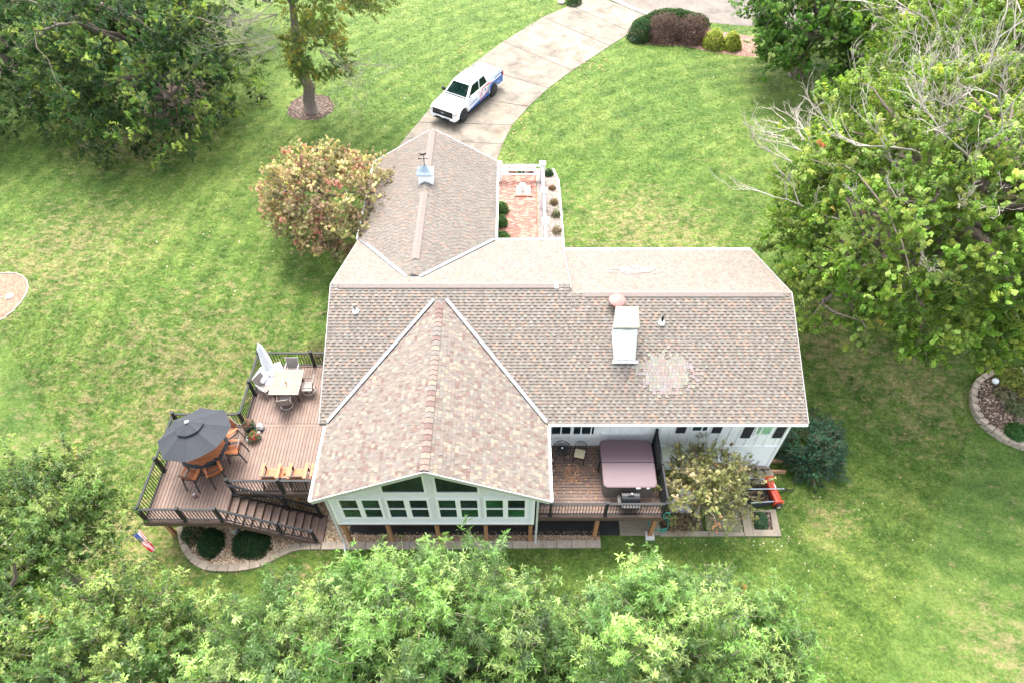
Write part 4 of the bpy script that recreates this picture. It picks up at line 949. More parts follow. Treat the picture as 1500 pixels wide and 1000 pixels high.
def patio_chair(loc, rz, label, hs=.62, group='orange slatted chairs at the octagonal table'):
    """faces +Y locally; back at -Y"""
    t = thing('patio_chair', label, 'chair', loc, rz, group)
    for k in range(6): piece('seat_slat', OR, (0, -.2 + k * .078, hs - .02 * k * .2), (.46, .066, .022), t)
    for k in range(5): piece('back_slat', OR, (-.18 + k * .09, -.31, hs + .27), (.078, .02, .48), t, rot=(R(12), 0, 0))
    piece('back_frame', DKF, (0, -.375, hs + .50), (.5, .035, .06), t, rot=(R(12), 0, 0)); piece('back_frame', DKF, (0, -.27, hs + .05), (.5, .035, .05), t)
    for sx in (-1, 1):
        mb = MB(); mb.prism([(sx * .28 - .05, -.32, hs + .24), (sx * .28 + .05, -.32, hs + .24), (sx * .28 + .05, .18, hs + .24), (sx * .28 + .075, .27, hs + .24), (sx * .28, .33, hs + .24), (sx * .28 - .075, .27, hs + .24), (sx * .28 - .05, .18, hs + .24)], (0, 0, .025)); build('armrest', mb, OR, t)
        bar('leg', DKF, (sx * .25, .2, hs + .23), (sx * .27, .26, 0), .05, t, w2=.035); bar('leg', DKF, (sx * .25, -.29, hs + .2), (sx * .27, -.42, 0), .05, t, w2=.035)
        bar('side_rail', DKF, (sx * .25, -.28, hs - .03), (sx * .25, .22, hs - .03), .035, t, w2=.06)
    bar('footrest', DKF, (-.26, .24, .2), (.26, .24, .2), .035, t)
    return t
for u_, v_, lab in ((285, 690, 'orange slatted chair at the near left of the octagonal table, just clear of the umbrella'), (313, 687, 'orange slatted chair at the near right of the octagonal table, seen from behind'), (336, 658, 'orange slatted chair on the house side of the octagonal table'), (334, 634, 'orange slatted chair at the far right of the octagonal table, half under the umbrella')):
    p = P(u_, v_, DZ + .62); dv = Vector((ox, oy)) - Vector((p.x, p.y)); dv2 = dv.normalized(); cpos = Vector((ox, oy)) - dv2 * max(1.12, min(dv.length, 1.3)); patio_chair((cpos.x, cpos.y, DZ), math.atan2(dv2.y, dv2.x) - math.pi / 2, lab)
patio_chair((ox - 1.02, oy + .5, DZ), -2.0, 'orange slatted chair on the railing side, hidden under the dark umbrella')
# umbrella
um = thing('patio_umbrella', 'open charcoal octagonal umbrella with double top over the deck table', 'umbrella', (ox + .02, oy - .02, DZ))
UF = M('charcoal_canvas', (.021, .024, .031), .85, .12, 10, bmp=.002)
def canopy(r, z0, z1, n=8, ph=R(10), sub=5, sag=.06):
    mb = MB(); rings = sub
    for i in range(rings + 1):
        t = i / rings; 
        for k in range(n * 4):
            a_ = ph + 2 * math.pi * k / (n * 4); fr_ = (k % 4) / 4; e_ = math.cos(math.pi / n) / math.cos((fr_ - .5) * 2 * math.pi / n)
            rr = max(.03, r * t) * e_ ; zz = z1 - (z1 - z0) * t ** 1.12 - sag * math.sin(fr_ * math.pi) * t * (1 - .3 * t) ; mb.v.append((rr * math.cos(a_), rr * math.sin(a_), zz))
    m_ = n * 4
    for i in range(rings):
        for k in range(m_): mb.f.append((i * m_ + k, i * m_ + (k + 1) % m_, (i + 1) * m_ + (k + 1) % m_, (i + 1) * m_ + k)); mb.c.append(None)
    mb.f.append(tuple(range(m_))); mb.c.append(None); return mb
tilt = Matrix.Rotation(R(-9), 4, 'X') @ Matrix.Rotation(R(-7), 4, 'Y')
for nm, r_, za, zb, sg in (('canopy', 1.46, 1.95, 2.52, .09), ('top_vent', .56, 2.42, 2.62, .03)):
    mb = canopy(r_, za - 1.95, zb - 1.95, sag=sg); mb.v = [tuple((tilt @ Vector(p)) + Vector((0, 0, 1.95))) for p in mb.v]; build(nm, mb, UF, um)
for k in range(8):
    a_ = R(10) + k * math.pi / 4; bar('rib', DKF, tilt @ Vector((1.43 * math.cos(a_), 1.43 * math.sin(a_), -.015)) + Vector((0, 0, 1.95)), tilt @ Vector((0, 0, .53)) + Vector((0, 0, 1.95)), .018, um)
mb = MB(); mb.lathe([(.025, 0), (.025, 2.45)], n=10); build('pole', mb, DKF, um); piece('finial', TRIM, tilt @ Vector((0, 0, .70)) + Vector((0, 0, 1.95)), (.13, .13, .03), um, rot=tuple(tilt.to_euler()))
# two armchairs and table at the inner rail, plus one under the eave
for u_, lab in ((397, 'orange slatted armchair left of the small side table, back to the stair railing'), (437, 'orange slatted armchair right of the small side table, back to the stair railing'), (469, 'orange slatted armchair mostly hidden under the sunroom eave')):
    p = P(u_, 701, DZ + .4); patio_chair((p.x, YI + .66, DZ), 0, lab, .42, 'low orange armchairs along the inner railing').scale = (1.14, 1.1, 1.0)
p = P(417, 694, DZ + .45); et = thing('side_table', 'small orange slatted side table between the two low armchairs', 'table', (p.x, YI + .72, DZ))
for k in range(5): piece('table_slat', OR, (-.16 + k * .08, 0, .45), (.068, .5, .02), et)
for sx in (-1, 1): piece('table_edge', DKF, (sx * .215, 0, .45), (.03, .56, .035), et); [piece('leg', DKF, (sx * .2, sy, .22), (.04, .04, .43), et) for sy in (-.24, .24)]
for sy in (-1, 1): piece('table_edge', DKF, (0, sy * .27, .45), (.4, .03, .035), et)
mb = MB(); mb.lathe([(.03, 0), (.05, .04), (.04, .08), (.015, .1)], (p.x, YI + .62, DZ + .461), 10); tag(build('candle_jar', mb, M('amber_glass', (.45, .12, .04), .3)), 'small orange candle jar on the side table between the armchairs', 'candle')
q = P(286, 726, DZ + .05); sp = thing('sprinkler_cup', 'small maroon and white cup lying on the open deck above the stairs', 'cup', (q.x, q.y, DZ))
mb = MB(); mb.lathe([(.04, 0), (.07, .02), (.075, .10), (.05, .11)], n=12); build('cup', mb, M('maroon', (.10, .03, .035), .5), sp); mb = MB(); mb.lathe([(.04, .0), (.05, .05), (.0, .07)], (-.07, .07, .0), 10); build('lid', mb, TRIM, sp)
# planters in the inner railing corner
q = P(369, 618, DZ); pot = thing('round_planter', 'dark green glazed round planter with a reddish plant in the railing corner', 'planter', (-11.2, 15.95, DZ))
mb = MB(); mb.lathe([(.15, 0), (.24, .12), (.27, .28), (.24, .42), (.26, .46), (.22, .46), (.21, .38)], n=20); build('pot', mb, M('green_glaze', (.02, .05, .045), .15, .2, 5), pot, smooth=True)
def plant(name, parent, c, r, h, n, cols, L=.08, W=.04, per=5):
    pos = rng.normal(size=(n, 3)); pos = unitv(pos) * (rng.uniform(.5, 1, (n, 1))); pos[:, 2] = np.abs(pos[:, 2]); ax = pos + [0, 0, .4]; pos = pos * [r, r, h] + np.array(c)
    return leaves(name, pos, ax, L, W, palette(n, cols), M_leaf('plant_leaf'), parent, per=per)
plant('foliage', pot, (0, 0, .42), .24, .28, 130, [(.06, .11, .03), (.16, .10, .05), (.22, .07, .06)])
pt = thing('trough_planter', 'grey rectangular planter with red and green flowers beside the round planter', 'planter', (-10.95, 15.52, DZ), .5)
mb = MB(); mb.hexa([(-.26, -.1, 0), (.26, -.1, 0), (.26, .1, 0), (-.26, .1, 0)], [(-.3, -.13, .2), (.3, -.13, .2), (.3, .13, .2), (-.3, .13, .2)]); build('trough', mb, M('grey_plastic', (.32, .34, .36), .6), pt)
plant('foliage', pt, (0, 0, .2), .3, .22, 160, [(.05, .13, .03), (.08, .16, .04), (.10, .14, .03), (.40, .03, .03)], .07, .035)
lt = thing('milk_can', 'small white can with a dark base beside the planters', 'can', (-10.78, 16.0, DZ)); mb = MB(); mb.lathe([(.11, .04), (.12, .2), (.08, .26), (.1, .32)], n=14); build('can', mb, TRIM, lt, smooth=True); mb = MB(); mb.lathe([(.17, 0), (.17, .04)], n=14); build('base', mb, BLACKP, lt)

# ------------------------------------------------------------ flag
c0 = Vector((X0 + .0, Y0 - .06, DZ + .05)); ctip = P(194, 783, 1.55)
fl = thing('flag', 'striped United States flag hanging from a black pole at the deck corner', 'flag', tuple(c0))
bar('pole', BLACK, (0, 0, 0), ctip - c0, .014, fl, kind='cyl')
a0 = ctip - c0; a1 = (ctip - c0) * .42; nu, nv = 26, 34; hoist = (a1 - a0); FLl = 1.6
def M_cloth(name, col):
    m, t, b = new_mat(name); b.inputs['Base Color'].default_value = (*col, 1); b.inputs['Roughness'].default_value = .8
    tr_ = t.nodes.new('ShaderNodeBsdfTranslucent'); tr_.inputs[0].default_value = (*col, 1); ms = t.nodes.new('ShaderNodeMixShader'); ms.inputs[0].default_value = .5
    t.links.new(b.outputs[0], ms.inputs[1]); t.links.new(tr_.outputs[0], ms.inputs[2]); t.links.new(ms.outputs[0], t.nodes['Material Output'].inputs[0]); return m
REDF = M_cloth('flag_red', (.62, .02, .05)); WHF = M_cloth('flag_white', (.85, .85, .87)); BLF = M_cloth('flag_blue', (.02, .045, .26))
def fpt(s, t):  # s along hoist 0 (tip) .. 1, t along fly; it hangs down in gathered folds
    p = a0 + hoist * (s * (1 - .42 * t) + .30 * t); dn = Vector((.12, -.12, -1)).normalized() * FLl * t * (1 - .15 * abs(s - .5))
    w = .07 * t * math.sin(s * 17 + t * 3); return p + dn + Vector((.35, -1, 0)).normalized() * w
bands = {'stripe_red': (MB(), REDF), 'stripe_white': (MB(), WHF), 'canton': (MB(), BLF)}
for i in range(nu):
    for j in range(nv):
        s0, s1, t0_, t1_ = i / nu, (i + 1) / nu, j / nv, (j + 1) / nv; st_ = int((i + .5) / nu * 13)
        key = 'canton' if (s0 < 7 / 13 - .01 and t0_ < .4) else ('stripe_red' if st_ % 2 == 0 else 'stripe_white')
        bands[key][0].face([fpt(s0, t0_), fpt(s1, t0_), fpt(s1, t1_), fpt(s0, t1_)])
for k_, (mb, mt) in bands.items(): build(k_, mb, mt, fl, smooth=True)
mb = MB()
for r_ in range(9):
    for c_ in range(6 if r_ % 2 == 0 else 5):
        s_ = (r_ + 1) / 10 * 7 / 13; t_ = (c_ * 2 + (1 if r_ % 2 == 0 else 2)) / 12 * .4; p = fpt(s_, t_); e1 = (fpt(s_ + .01, t_) - p).normalized(); e2 = (fpt(s_, t_ + .01) - p).normalized(); nn = e1.cross(e2).normalized()
        for sg in (.004, -.004):
            pts = [p + nn * sg + (e1 * math.cos(q_ * math.pi / 5) + e2 * math.sin(q_ * math.pi / 5)) * (.02 if q_ % 2 == 0 else .009) for q_ in range(10)]; mb.face(pts)
build('stars', mb, WHF, fl)
# ------------------------------------------------------------ beds, edging, ground around the back
STONE = M('edging_stone', (.27, .22, .165), .9, .25, 5, obj_rand=.16, bmp=.01)
STONE2 = M('pale_edging_stone', (.35, .29, .225), .9, .2, 5, obj_rand=.12, bmp=.01)
def edging(name, label, pts, w, h, step, mat, courses=1, zf=lambda x, y: gz(x, y), side=0):
    """capping stones laid end to end along a line, each one its own piece"""
    t = thing(name, label, 'edging', (pts[0][0], pts[0][1], 0)); seg = []
    for a, b in zip(pts, pts[1:]):
        L_ = math.hypot(b[0] - a[0], b[1] - a[1]); seg.append((a, b, L_))
    tot = sum(s[2] for s in seg); n = max(1, round(tot / step)); st_ = tot / n
    def at(d):
        for a, b, L_ in seg:
            if d <= L_ + 1e-6: return (a[0] + (b[0] - a[0]) * d / L_, a[1] + (b[1] - a[1]) * d / L_)
            d -= L_
        return seg[-1][1]
    for c in range(courses):
        for i in range(n):
            off = .5 * c * st_; p, q = at(max(0, min(tot, i * st_ + off))), at(max(0, min(tot, (i + 1) * st_ + off)))
            L_ = math.hypot(q[0] - p[0], q[1] - p[1])
            if L_ < .05: continue
            an = math.atan2(q[1] - p[1], q[0] - p[0]); m = ((p[0] + q[0]) / 2, (p[1] + q[1]) / 2); z = zf(*m)
            piece('stone', mat, (m[0], m[1], z + h * (c + .5) - .02), (L_ - .018, w * random.uniform(.92, 1.05), h - .008), t, rot=(0, 0, an + random.uniform(-.03, .03)), world=True)
    return t
ed = [P(u, v, .1) for u, v in ((263, 770), (264.5, 779), (268, 796), (276, 812), (287, 822), (302, 829), (320, 831), (342, 831), (360, 829), (382, 824), (402, 814), (422, 803), (440, 799), (470, 798.5))]
ed = [(p.x, p.y) for p in ed]
edging('bed_edging', 'curved tan stone edging around the gravel bed below the deck stairs', ed, .27, .13, .42, STONE)
w0, w1 = P(471, 798.5, .1), P(880, 795.5, .1)
edging('border_wall', 'long straight row of pale concrete cap blocks in front of the sunroom', [(w0.x, w0.y), (w1.x, w1.y)], .30, .15, .62, STONE2)
bed = [(p[0], p[1]) for p in ed] + [(w1.x, w0.y + .1), (w1.x, 14.9), (-11.5, 14.9), (-13.2, 12.9)]
gb = struct(sheet('gravel_bed', bed, .010, GRAVEL))
chips('gravel_stones', [(p[0], p[1]) for p in bed[:14]] + [(-6.7, ed[-1][1]), (-6.7, 14), (-11.5, 14), (-13.2, 12.9)], 11000, .035, [(.42, .27, .15), (.60, .42, .26), (.70, .56, .40), (.30, .16, .08), (.75, .68, .58)], CHIP, .012, parent=gb)
chips('gravel_stones', [(-6.6, w0.y + .15), (w1.x, w1.y + .15), (w1.x, w1.y + .6), (-6.6, w0.y + .6)], 2500, .035, [(.35, .2, .11), (.52, .34, .2), (.62, .5, .38)], CHIP, .012, parent=gb)
# dark mat below hot tub deck, painted shade below sunroom; pale slab right
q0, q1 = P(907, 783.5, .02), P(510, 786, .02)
DARKMAT_SHADE = M('dark_mat_and_shade', (.022, .020, .018), .85, .35, 2.5)
struct(sheet('mat_shade_sheet', [(q1.x, q1.y + .12), (q0.x, q0.y), (q0.x + .02, 15.1), (q1.x, 15.1)], .024, DARKMAT_SHADE, thick=.012))
a, b, c, d = P(908, 783, .04), P(965, 783, .04), P(968, 776, .04), P(1144.6, 783.5, .08)
struct(sheet('patio_slab', [(a.x + .02, a.y), (b.x + .1, b.y), (b.x + .1, 15.1), (a.x + .02, 15.1)], .05, CONC2, thick=.05))
walk = struct(bpy.data.objects.new('walkway', None)); sc.collection.objects.link(walk)
def slab_px(name, pts, z, mat, parent=None, thick=.08):
    mb = MB(); pp = [P(u, v, z) for u, v in pts]; mb.prism([p - Vector((0, 0, thick)) for p in pp], (0, 0, thick)); o = build(name, mb, mat, parent); return o
slab_px('front_strip', [(967, 784), (1038, 784), (1038, 777), (968, 777)], .09, CONC2, walk); slab_px('front_strip', [(1039, 784), (1091, 784), (1090, 778.6), (1039, 777)], .09, CONC2, walk)
slab_px('mossy_slab', [(1035, 776), (1089, 778), (1079, 735), (1030, 735)], .06, MOSS, walk); slab_px('mossy_slab', [(1030, 734), (1078.5, 734), (1070, 690), (1018, 690)], .06, MOSS, walk)
slab_px('path_slab', [(1091.5, 784), (1104, 784), (1099, 748), (1092, 722), (1081, 722)], .09, CONC2, walk)
slab_px('path_slab', [(1080.5, 721), (1092, 721), (1090, 692), (1072, 692)], .09, CONC2, walk)
# square planter frame
pl = struct(bpy.data.objects.new('planter_kerb', None)); sc.collection.objects.link(pl)
o_ = [(1104.5, 784), (1144.6, 784), (1136, 745), (1099.5, 748)]; i_ = [(1104, 774.5), (1132, 774.5), (1129, 749), (1101, 749)]
i_ = [(1105, 775), (1132.5, 775), (1128.5, 749), (1101.5, 749)]
for k in range(4): j = (k + 1) % 4; slab_px('kerb_side', [o_[k], o_[j], i_[j], i_[k]], .11, CONC2, pl, .1)
slab_px('planter_mulch', i_, .06, MULCH, pl, .05)
mlch = [P(u, v, .02) for u, v in ((968, 777), (1030, 777), (1026, 745), (1015, 728), (966, 728))]
struct(sheet('mulch_bed', [(p.x, p.y) for p in mlch], .03, MULCH))
wb = [P(u, v, 0) for u, v in ((1117, 722), (1150, 722), (1150, 690), (1100, 690))]
WH = M('timber_edging', (.42, .24, .13), .85, .2, 4)
p = P(1135, 690, .15); tb = thing('timber_edging', 'short brown timber box edging at the house corner beside the dark yew', 'edging', (p.x + .05, p.y + .2, gz(p.x, p.y)))
piece('timber', WH, (0, -.2, .12), (.85, .09, .24), tb); piece('timber', WH, (-.4, .1, .12), (.09, .5, .24), tb); piece('timber', WH, (0, .35, .12), (.85, .09, .24), tb)
# stacked stones by the corner
stt = thing('stone_pile', 'stack of flat tan flagstones leaning along the white wall behind the lawn sweeper', 'stones', tuple(P(1108, 695, .2)))
for k in range(12):
    x = -.55 + (k % 4) * .34 + random.uniform(-.06, .06); y = .35 - (k // 4) * .36
    piece('flagstone', STONE, (x, y, .08 + .1 * random.random()), (.32, .3, .10), stt, rot=(random.uniform(-.1, .1), random.uniform(-.1, .1), random.uniform(-.5, .5)))
# fallen leaves on the right deck
chips('fallen_leaves', [(1.5, 12.9), (3.2, 12.9), (3.3, 14.4), (1.7, 14.3)], 160, .035, [(.34, .16, .07), (.48, .27, .13), (.22, .1, .05)], CHIP, .004, z=DZ)
chips('fallen_leaves', [(3.3, 12.3), (3.52, 12.3), (3.52, 15), (3.3, 15)], 60, .035, [(.34, .16, .07), (.48, .27, .13), (.22, .1, .05)], CHIP, .004, z=DZ)
chips('fallen_leaves', [(2.1, 13.5), (2.75, 13.4), (2.8, 14.1), (2.2, 14.2)], 170, .035, [(.38, .18, .08), (.50, .30, .14), (.26, .1, .05)], CHIP, .004, z=DZ)
chips('fallen_leaves', [(RX0, RY0), (RX1, RY0), (RX1, RYT), (RX0, RYT)], 110, .03, [(.4, .25, .14), (.6, .48, .32)], CHIP, .004, z=DZ)
# fallen leaves over the lawn: pale specks
LW = [(.42, .35, .24), (.52, .46, .36), (.30, .18, .09), (.36, .24, .12), (.38, .33, .13)]
def litter(c, rx, ry, n, size=.05): chips('fallen_leaves', blob_poly((c.x, c.y), rx, ry, 20, .15), n, size, LW, CHIP, .012)
litter(G(230, 200), 13, 9, 260, .038); litter(G(480, 110), 8, 7, 90, .04); litter(G(640, 60), 8, 8, 80, .04); litter(G(1130, 760), 2.6, 2.5, 130, .03); litter(G(1060, 790), 3.5, .8, 110, .035)
litter(G(1280, 600), 6, 5, 60, .05); litter(G(300, 350), 8, 4, 90, .05); litter(G(1200, 850), 7, 4, 90, .04); litter(G(1060, 120), 7, 7, 50, .06); litter(G(640, 150), 6, 5, 60, .06)
ch = [P(u, v, .09) for u, v in ((1035, 779), (1089, 779), (1079, 700), (1020, 700))]; chips('fallen_leaves', [(p.x, p.y) for p in ch], 120, .04, LW, CHIP, .07)
for u, v in ((820, 20), (860, 100), (760, 190), (700, 88)):
    p = G(u, v); chips('fallen_leaves', blob_poly((p.x, p.y), 1.6, 3, 12, .2), 50, .06, [(.4, .2, .1), (.5, .3, .18)], CHIP, .03)
# green hose coil
hz = P(960, 770, 0.05); hs = thing('garden_hose', 'teal green garden hose coiled at the corner post of the hot tub deck', 'hose', (hz.x, hz.y, 0))
mb = MB(); pts = [(.42 * math.cos(t * .35) * (1 + .04 * math.sin(t)) + .1, .42 * math.sin(t * .35) * .8 + .0, .16 + .01 * t) for t in range(-4, 34)]; mb.tube(pts, .018, 6)
build('hose_coil', mb, M('teal_hose', (.01, .26, .20), .4), hs); mb = MB(); tp = Vector((RX1 + .03, RY0 - .02, DZ + .25)) - Vector((hz.x, hz.y, 0))
mb.tube([tp + Vector((.12 * math.cos(t * .6), -.05, .25 * math.sin(t * .6))) for t in range(0, 20)], .015, 6); build('hose_coil', mb, MATS['teal_hose'], hs)
# white AC unit under the small tree
ac = thing('air_conditioner', 'white air conditioning unit with dark round fan grille under the small speckled tree', 'air conditioner', (7.4, 14.15, 0))
mb = MB(); mb.box((-.5, -.42, .06), (.5, .42, 1.0)); build('cabinet', mb, WHITE, ac, bevel=.04); mb = MB(); mb.lathe([(.36, 1.0), (.36, 1.02), (.3, 1.03)], n=24); build('fan_grille', mb, BLACKP, ac)
for k in range(9): piece('louvre', M('pale_louvre', (.62, .62, .6), .6), (0, -.425, .15 + k * .09), (.86, .02, .05), ac)
piece('pad', CONC2, (0, 0, .03), (1.2, 1.0, .06), ac)
cb = thing('storage_box', 'low white plastic box between the air conditioner and the deck', 'box', (7.15, 13.35, 0)); mb = MB(); mb.box((-.45, -.25, 0), (.45, .25, .45)); build('body', mb, WHITE, cb, bevel=.05); mb = MB(); mb.box((-.48, -.28, .455), (.48, .28, .52)); build('lid', mb, WHITE, cb, bevel=.03)
# lawn sweeper
sw = thing('lawn_sweeper', 'orange lawn sweeper with black fabric hopper parked beside the square planter', 'lawn sweeper', tuple(P(1127, 742, 0)), R(8))
ORG = M('sweeper_orange', (.55, .06, .02), .4, .08, 5); FAB = M('hopper_fabric', (.025, .024, .026), .8, .3, 5)
mb = MB(); prof = [(-.16, .12), (-.22, .3), (-.16, .46), (.02, .5), (.16, .42), (.2, .25), (.17, .12)]
mb.prism([(x + .3, 0, z) for x, z in prof], (0, 1.15, 0)); build('brush_housing', mb, ORG, sw, bevel=.02)
piece('housing_rib', ORG, (.3, .57, .5), (.08, 1.0, .04), sw); piece('label_patch', TRIM, (.40, .72, .452), (.06, .2, .01), sw, rot=(0, R(28), 0)); piece('side_plate', ORG, (.3, -.02, .3), (.42, .04, .36), sw); piece('side_plate', ORG, (.3, 1.17, .3), (.42, .04, .36), sw)
for y in (-.1, 1.25):
    mb = MB(); mb.tube([(.32, y - .05, .17), (.32, y + .05, .17)], .17, 16); w = build('wheel', mb, FAB, sw); mb = MB(); mb.tube([(.32, y - .056, .17), (.32, y + .056, .17)], .09, 12); build('hub', mb, M('yellow_hub', (.6, .5, .3), .5), w)
mb = MB()
A_ = [(.12, .05, .15), (.12, 1.1, .15), (-.95, 1.15, .12), (-.95, -.0, .12)]; B_ = [(.1, .05, .42), (.1, 1.1, .42), (-1.05, 1.18, .75), (-1.05, -.05, .75)]
for k in range(4):
    j = (k + 1) % 4; mb.prism([A_[k], A_[j], B_[j], B_[k]], Vector(((0, .01, 0), (.01, 0, 0), (0, -.01, 0), (-.01, 0, 0))[0 if k in (1,) else 1 if k == 2 else 2 if k == 3 else 3]))
mb.face(A_); build('hopper', mb, FAB, sw)
chl = MB(); 
for k in range(90): x, y = random.uniform(-.85, .05), random.uniform(.1, 1.05); chl.cbox((x, y, .2 + random.random() * .12), (.09, .06, .01), rot=Matrix.Rotation(random.random() * 6, 3, Vector((random.random(), random.random(), 1)).normalized()))
stuff(build('swept_leaves', chl, M('dead_leaf', (.22, .13, .07), .9, .4, 20), sw))
bar('frame_tube', METAL, (-1.0, .55, .85), (.75, .55, .42), .025, sw, kind='cyl'); bar('frame_tube', METAL, (-1.05, -.04, .76), (.1, .04, .43), .02, sw, kind='cyl'); bar('frame_tube', METAL, (-1.05, 1.17, .76), (.1, 1.1, .43), .02, sw, kind='cyl')
bar('tow_bar', BLACK, (.5, .45, .3), (1.1, .57, .15), .03, sw); bar('tow_bar', BLACK, (.5, .7, .3), (1.1, .58, .15), .03, sw); bar('hitch', BLACK, (1.08, .575, .15), (1.3, .575, .12), .045, sw); bar('crank_knob', BLACK, (.62, .55, .46), (.85, .55, .38), .035, sw)

# ------------------------------------------------------------ brick patio, white fence, shrub bed (front court)
BR = M('brick_colours', (1, 1, 1), .9, .15, 12, attr=True, bmp=.01)
bp = struct(bpy.data.objects.new('brick_patio', None)); sc.collection.objects.link(bp)
x0, x1, y0, y1 = -1.12, 1.42, 24.75, 33.95
mb = MB(); mb.box((x0, y0, 1.9), (x1, y1, 2.004)); build('mortar_bed', mb, M('mortar', (.30, .24, .20), .95, .2, 5), bp)
mb = MB(); y = y0 + .05; r = 0; bc = [(.28, .12, .085), (.24, .10, .075), (.31, .155, .115), (.21, .09, .07), (.31, .20, .155)]
while y < y1 - .1:
    x = x0 + .02 - (.105 if r % 2 else 0)
    while x < x1:
        a, b = max(x, x0 + .01), min(x + .20, x1)
        if b - a > .04: t = random.choice(bc); j = random.uniform(.8, 1.15); zt = 2.016 + random.uniform(0, .008); mb.box((a, y, 1.998), (b, y + .094, zt), tuple(q * j for q in t))
        x += .212
    y += .106; r += 1
stuff(build('bricks', mb, BR, bp))
px = P(766.5, 280, 2.05); pad = thing('stone_pad', 'rectangular pale stone pad framed by bricks in the brick courtyard', 'stone pad', (px.x, px.y, 2.02))
SL = M_concrete('pale_stone', (.62, .54, .44), .15, 3)
for i in range(3):
    for j in range(2): piece('stone', SL, (-.28 + i * .28, -.2 + j * .4, .05), (.265, .385, .07), pad)
for k in range(12):
    for s_ in (-1, 1): piece('brick', M('red_brick', (.40, .17, .12), .9, .2, 8, obj_rand=.15), (-.5 + .09 * k + .0, s_ * .46, .04), (.08, .11, .08), pad)
ur = thing('stone_urn', 'small white stone urn on the pale pad in the brick courtyard', 'urn', (px.x - .05, px.y - .05, 2.11)); mb = MB(); mb.lathe([(.16, 0), (.16, .06), (.08, .12), (.07, .2), (.17, .3), (.2, .42), (.15, .44), (.13, .36)], n=18); build('body', mb, M('pale_urn', (.62, .6, .56), .7), ur, smooth=True)
fe = thing('courtyard_fence', 'white post and rail fence with square pillars around the brick courtyard', 'fence', (1.5, 30, 2))
pils = [P(731, 266, 2.02), P(792.5, 266, 2.02), P(796.5, 306, 2.02), P(799, 350, 2.02)]
xs_ = (pils[1].x + pils[2].x + pils[3].x) / 3
pil = [(pils[0].x, pils[0].y + .15), (xs_, pils[1].y + .15), (xs_, pils[2].y + .15), (xs_, pils[3].y + .15)]
FW = M('fence_white', (.66, .66, .65), .5, .05, 3)
for i, (x, y) in enumerate(pil):
    piece('pillar', FW, (x, y, 2.6), (.30, .30, 1.2), fe, world=True); pc = piece('pillar_cap', FW, (x, y, 3.22), (.36, .36, .05), fe, world=True); piece('cap_light', M('lamp_dark', (.08, .09, .12), .4), (x, y, 3.27), (.07, .07, .06), fe, world=True)
for (a, b) in zip(pil, pil[1:]):
    for zz in (2.42, 2.72, 3.02): bar('rail', FW, (a[0], a[1], zz), (b[0], b[1], zz), .10, fe, world=True, w2=.05)
bar('rail', FW, (pil[3][0], pil[3][1], 3.02), (pil[3][0], 24.8, 3.02), .10, fe, world=True, w2=.05)
mbp = [P(u, v, 2.02) for u, v in ((800, 248), (810, 248), (817, 257), (820, 281), (823, 323), (826, 362), (826, 372), (803, 372))]
mp = [(p.x, p.y) for p in mbp]; mp[-3] = (mp[-3][0], 24.6); mp[-2] = (mp[-2][0], 24.2); mp[-1] = (1.45, 24.2); mp[0] = (1.45, mp[0][1])
struct(sheet('shrub_bed', mp, 2.02, GREYM)); 
nb = [(pil[0][0] - .1, 33.96), (1.45, 33.96), (1.45, 35.1), (pil[0][0] - .1, 35.1)]; struct(sheet('shrub_bed', nb, 2.018, GREYM))
edging('bed_edging', 'thin white edging strip around the shrub bed beside the courtyard fence', [(p.x, p.y) for p in mbp[1:6]] + [(mbp[5].x, 24.5)], .07, .10, 1.1, WHITE, zf=lambda x, y: 2.0)
def M_shrubleaf(): return M_leaf('shrub_leaf', .7, .3, .15)
def shrub(name, label, c, r, h, n, cols, L=.06, W=.035, cat='shrub', per=5, group=None, open_=0.0, w=None, lumps=9, rx=None):
    """a mound of leafy shoots over bare stems"""
    t = thing(name, label, cat, tuple(c), 0, group)
    lc = unitv(rng.normal(size=(lumps, 3))); lc[:, 2] = np.abs(lc[:, 2]); i = rng.integers(0, lumps, n)
    core = unitv(rng.normal(size=(n, 3))); core[:, 2] = np.abs(core[:, 2]) * 1.1 - .12; rad = rng.uniform(.55 - open_ * .3, 1.0, (n, 1)) ** .6
    bumpy = 1 + .22 * np.max((core @ lc.T) ** 8, axis=1, keepdims=True) - .08
    s = np.array([rx or r, r, h]); pos = core * rad * bumpy * s; pos[:, 2] = np.maximum(pos[:, 2] + h * .08, .02)
    leaves('foliage', pos, core + [0, 0, .35] + rng.normal(0, .25, (n, 3)), L, W, palette(n, cols, .14, w), M_shrubleaf(), t, per=per)
    mb = MB()
    for k in range(9):
        d = unitv(rng.normal(size=3) * [1, 1, .4] + [0, 0, .7]); mb.tube([(0, 0, 0), tuple(d * [r * .4, r * .4, h * .4]), tuple(d * [r * .85, r * .85, h * .85])], [.03, .02, .008], 5)
    build('stem', mb, M('shrub_stem', (.12, .085, .06), .9, .3, 8), t); return t
DG = [(.018, .05, .018), (.030, .075, .022), (.045, .10, .03)]; BG = [(.05, .11, .025), (.08, .16, .04), (.11, .19, .05)]
for u, v, lab, r in ((734, 303, 'far green shrub against the garage wall in the courtyard', .42), (733, 323, 'middle green shrub against the garage wall in the courtyard', .38), (735, 347, 'near green shrub against the garage wall in the courtyard', .5)):
    p = P(u, v, 2.3); shrub('shrub', lab, (p.x, p.y, 2.02), r, .6, 500, BG + DG[2:], .09, .05)
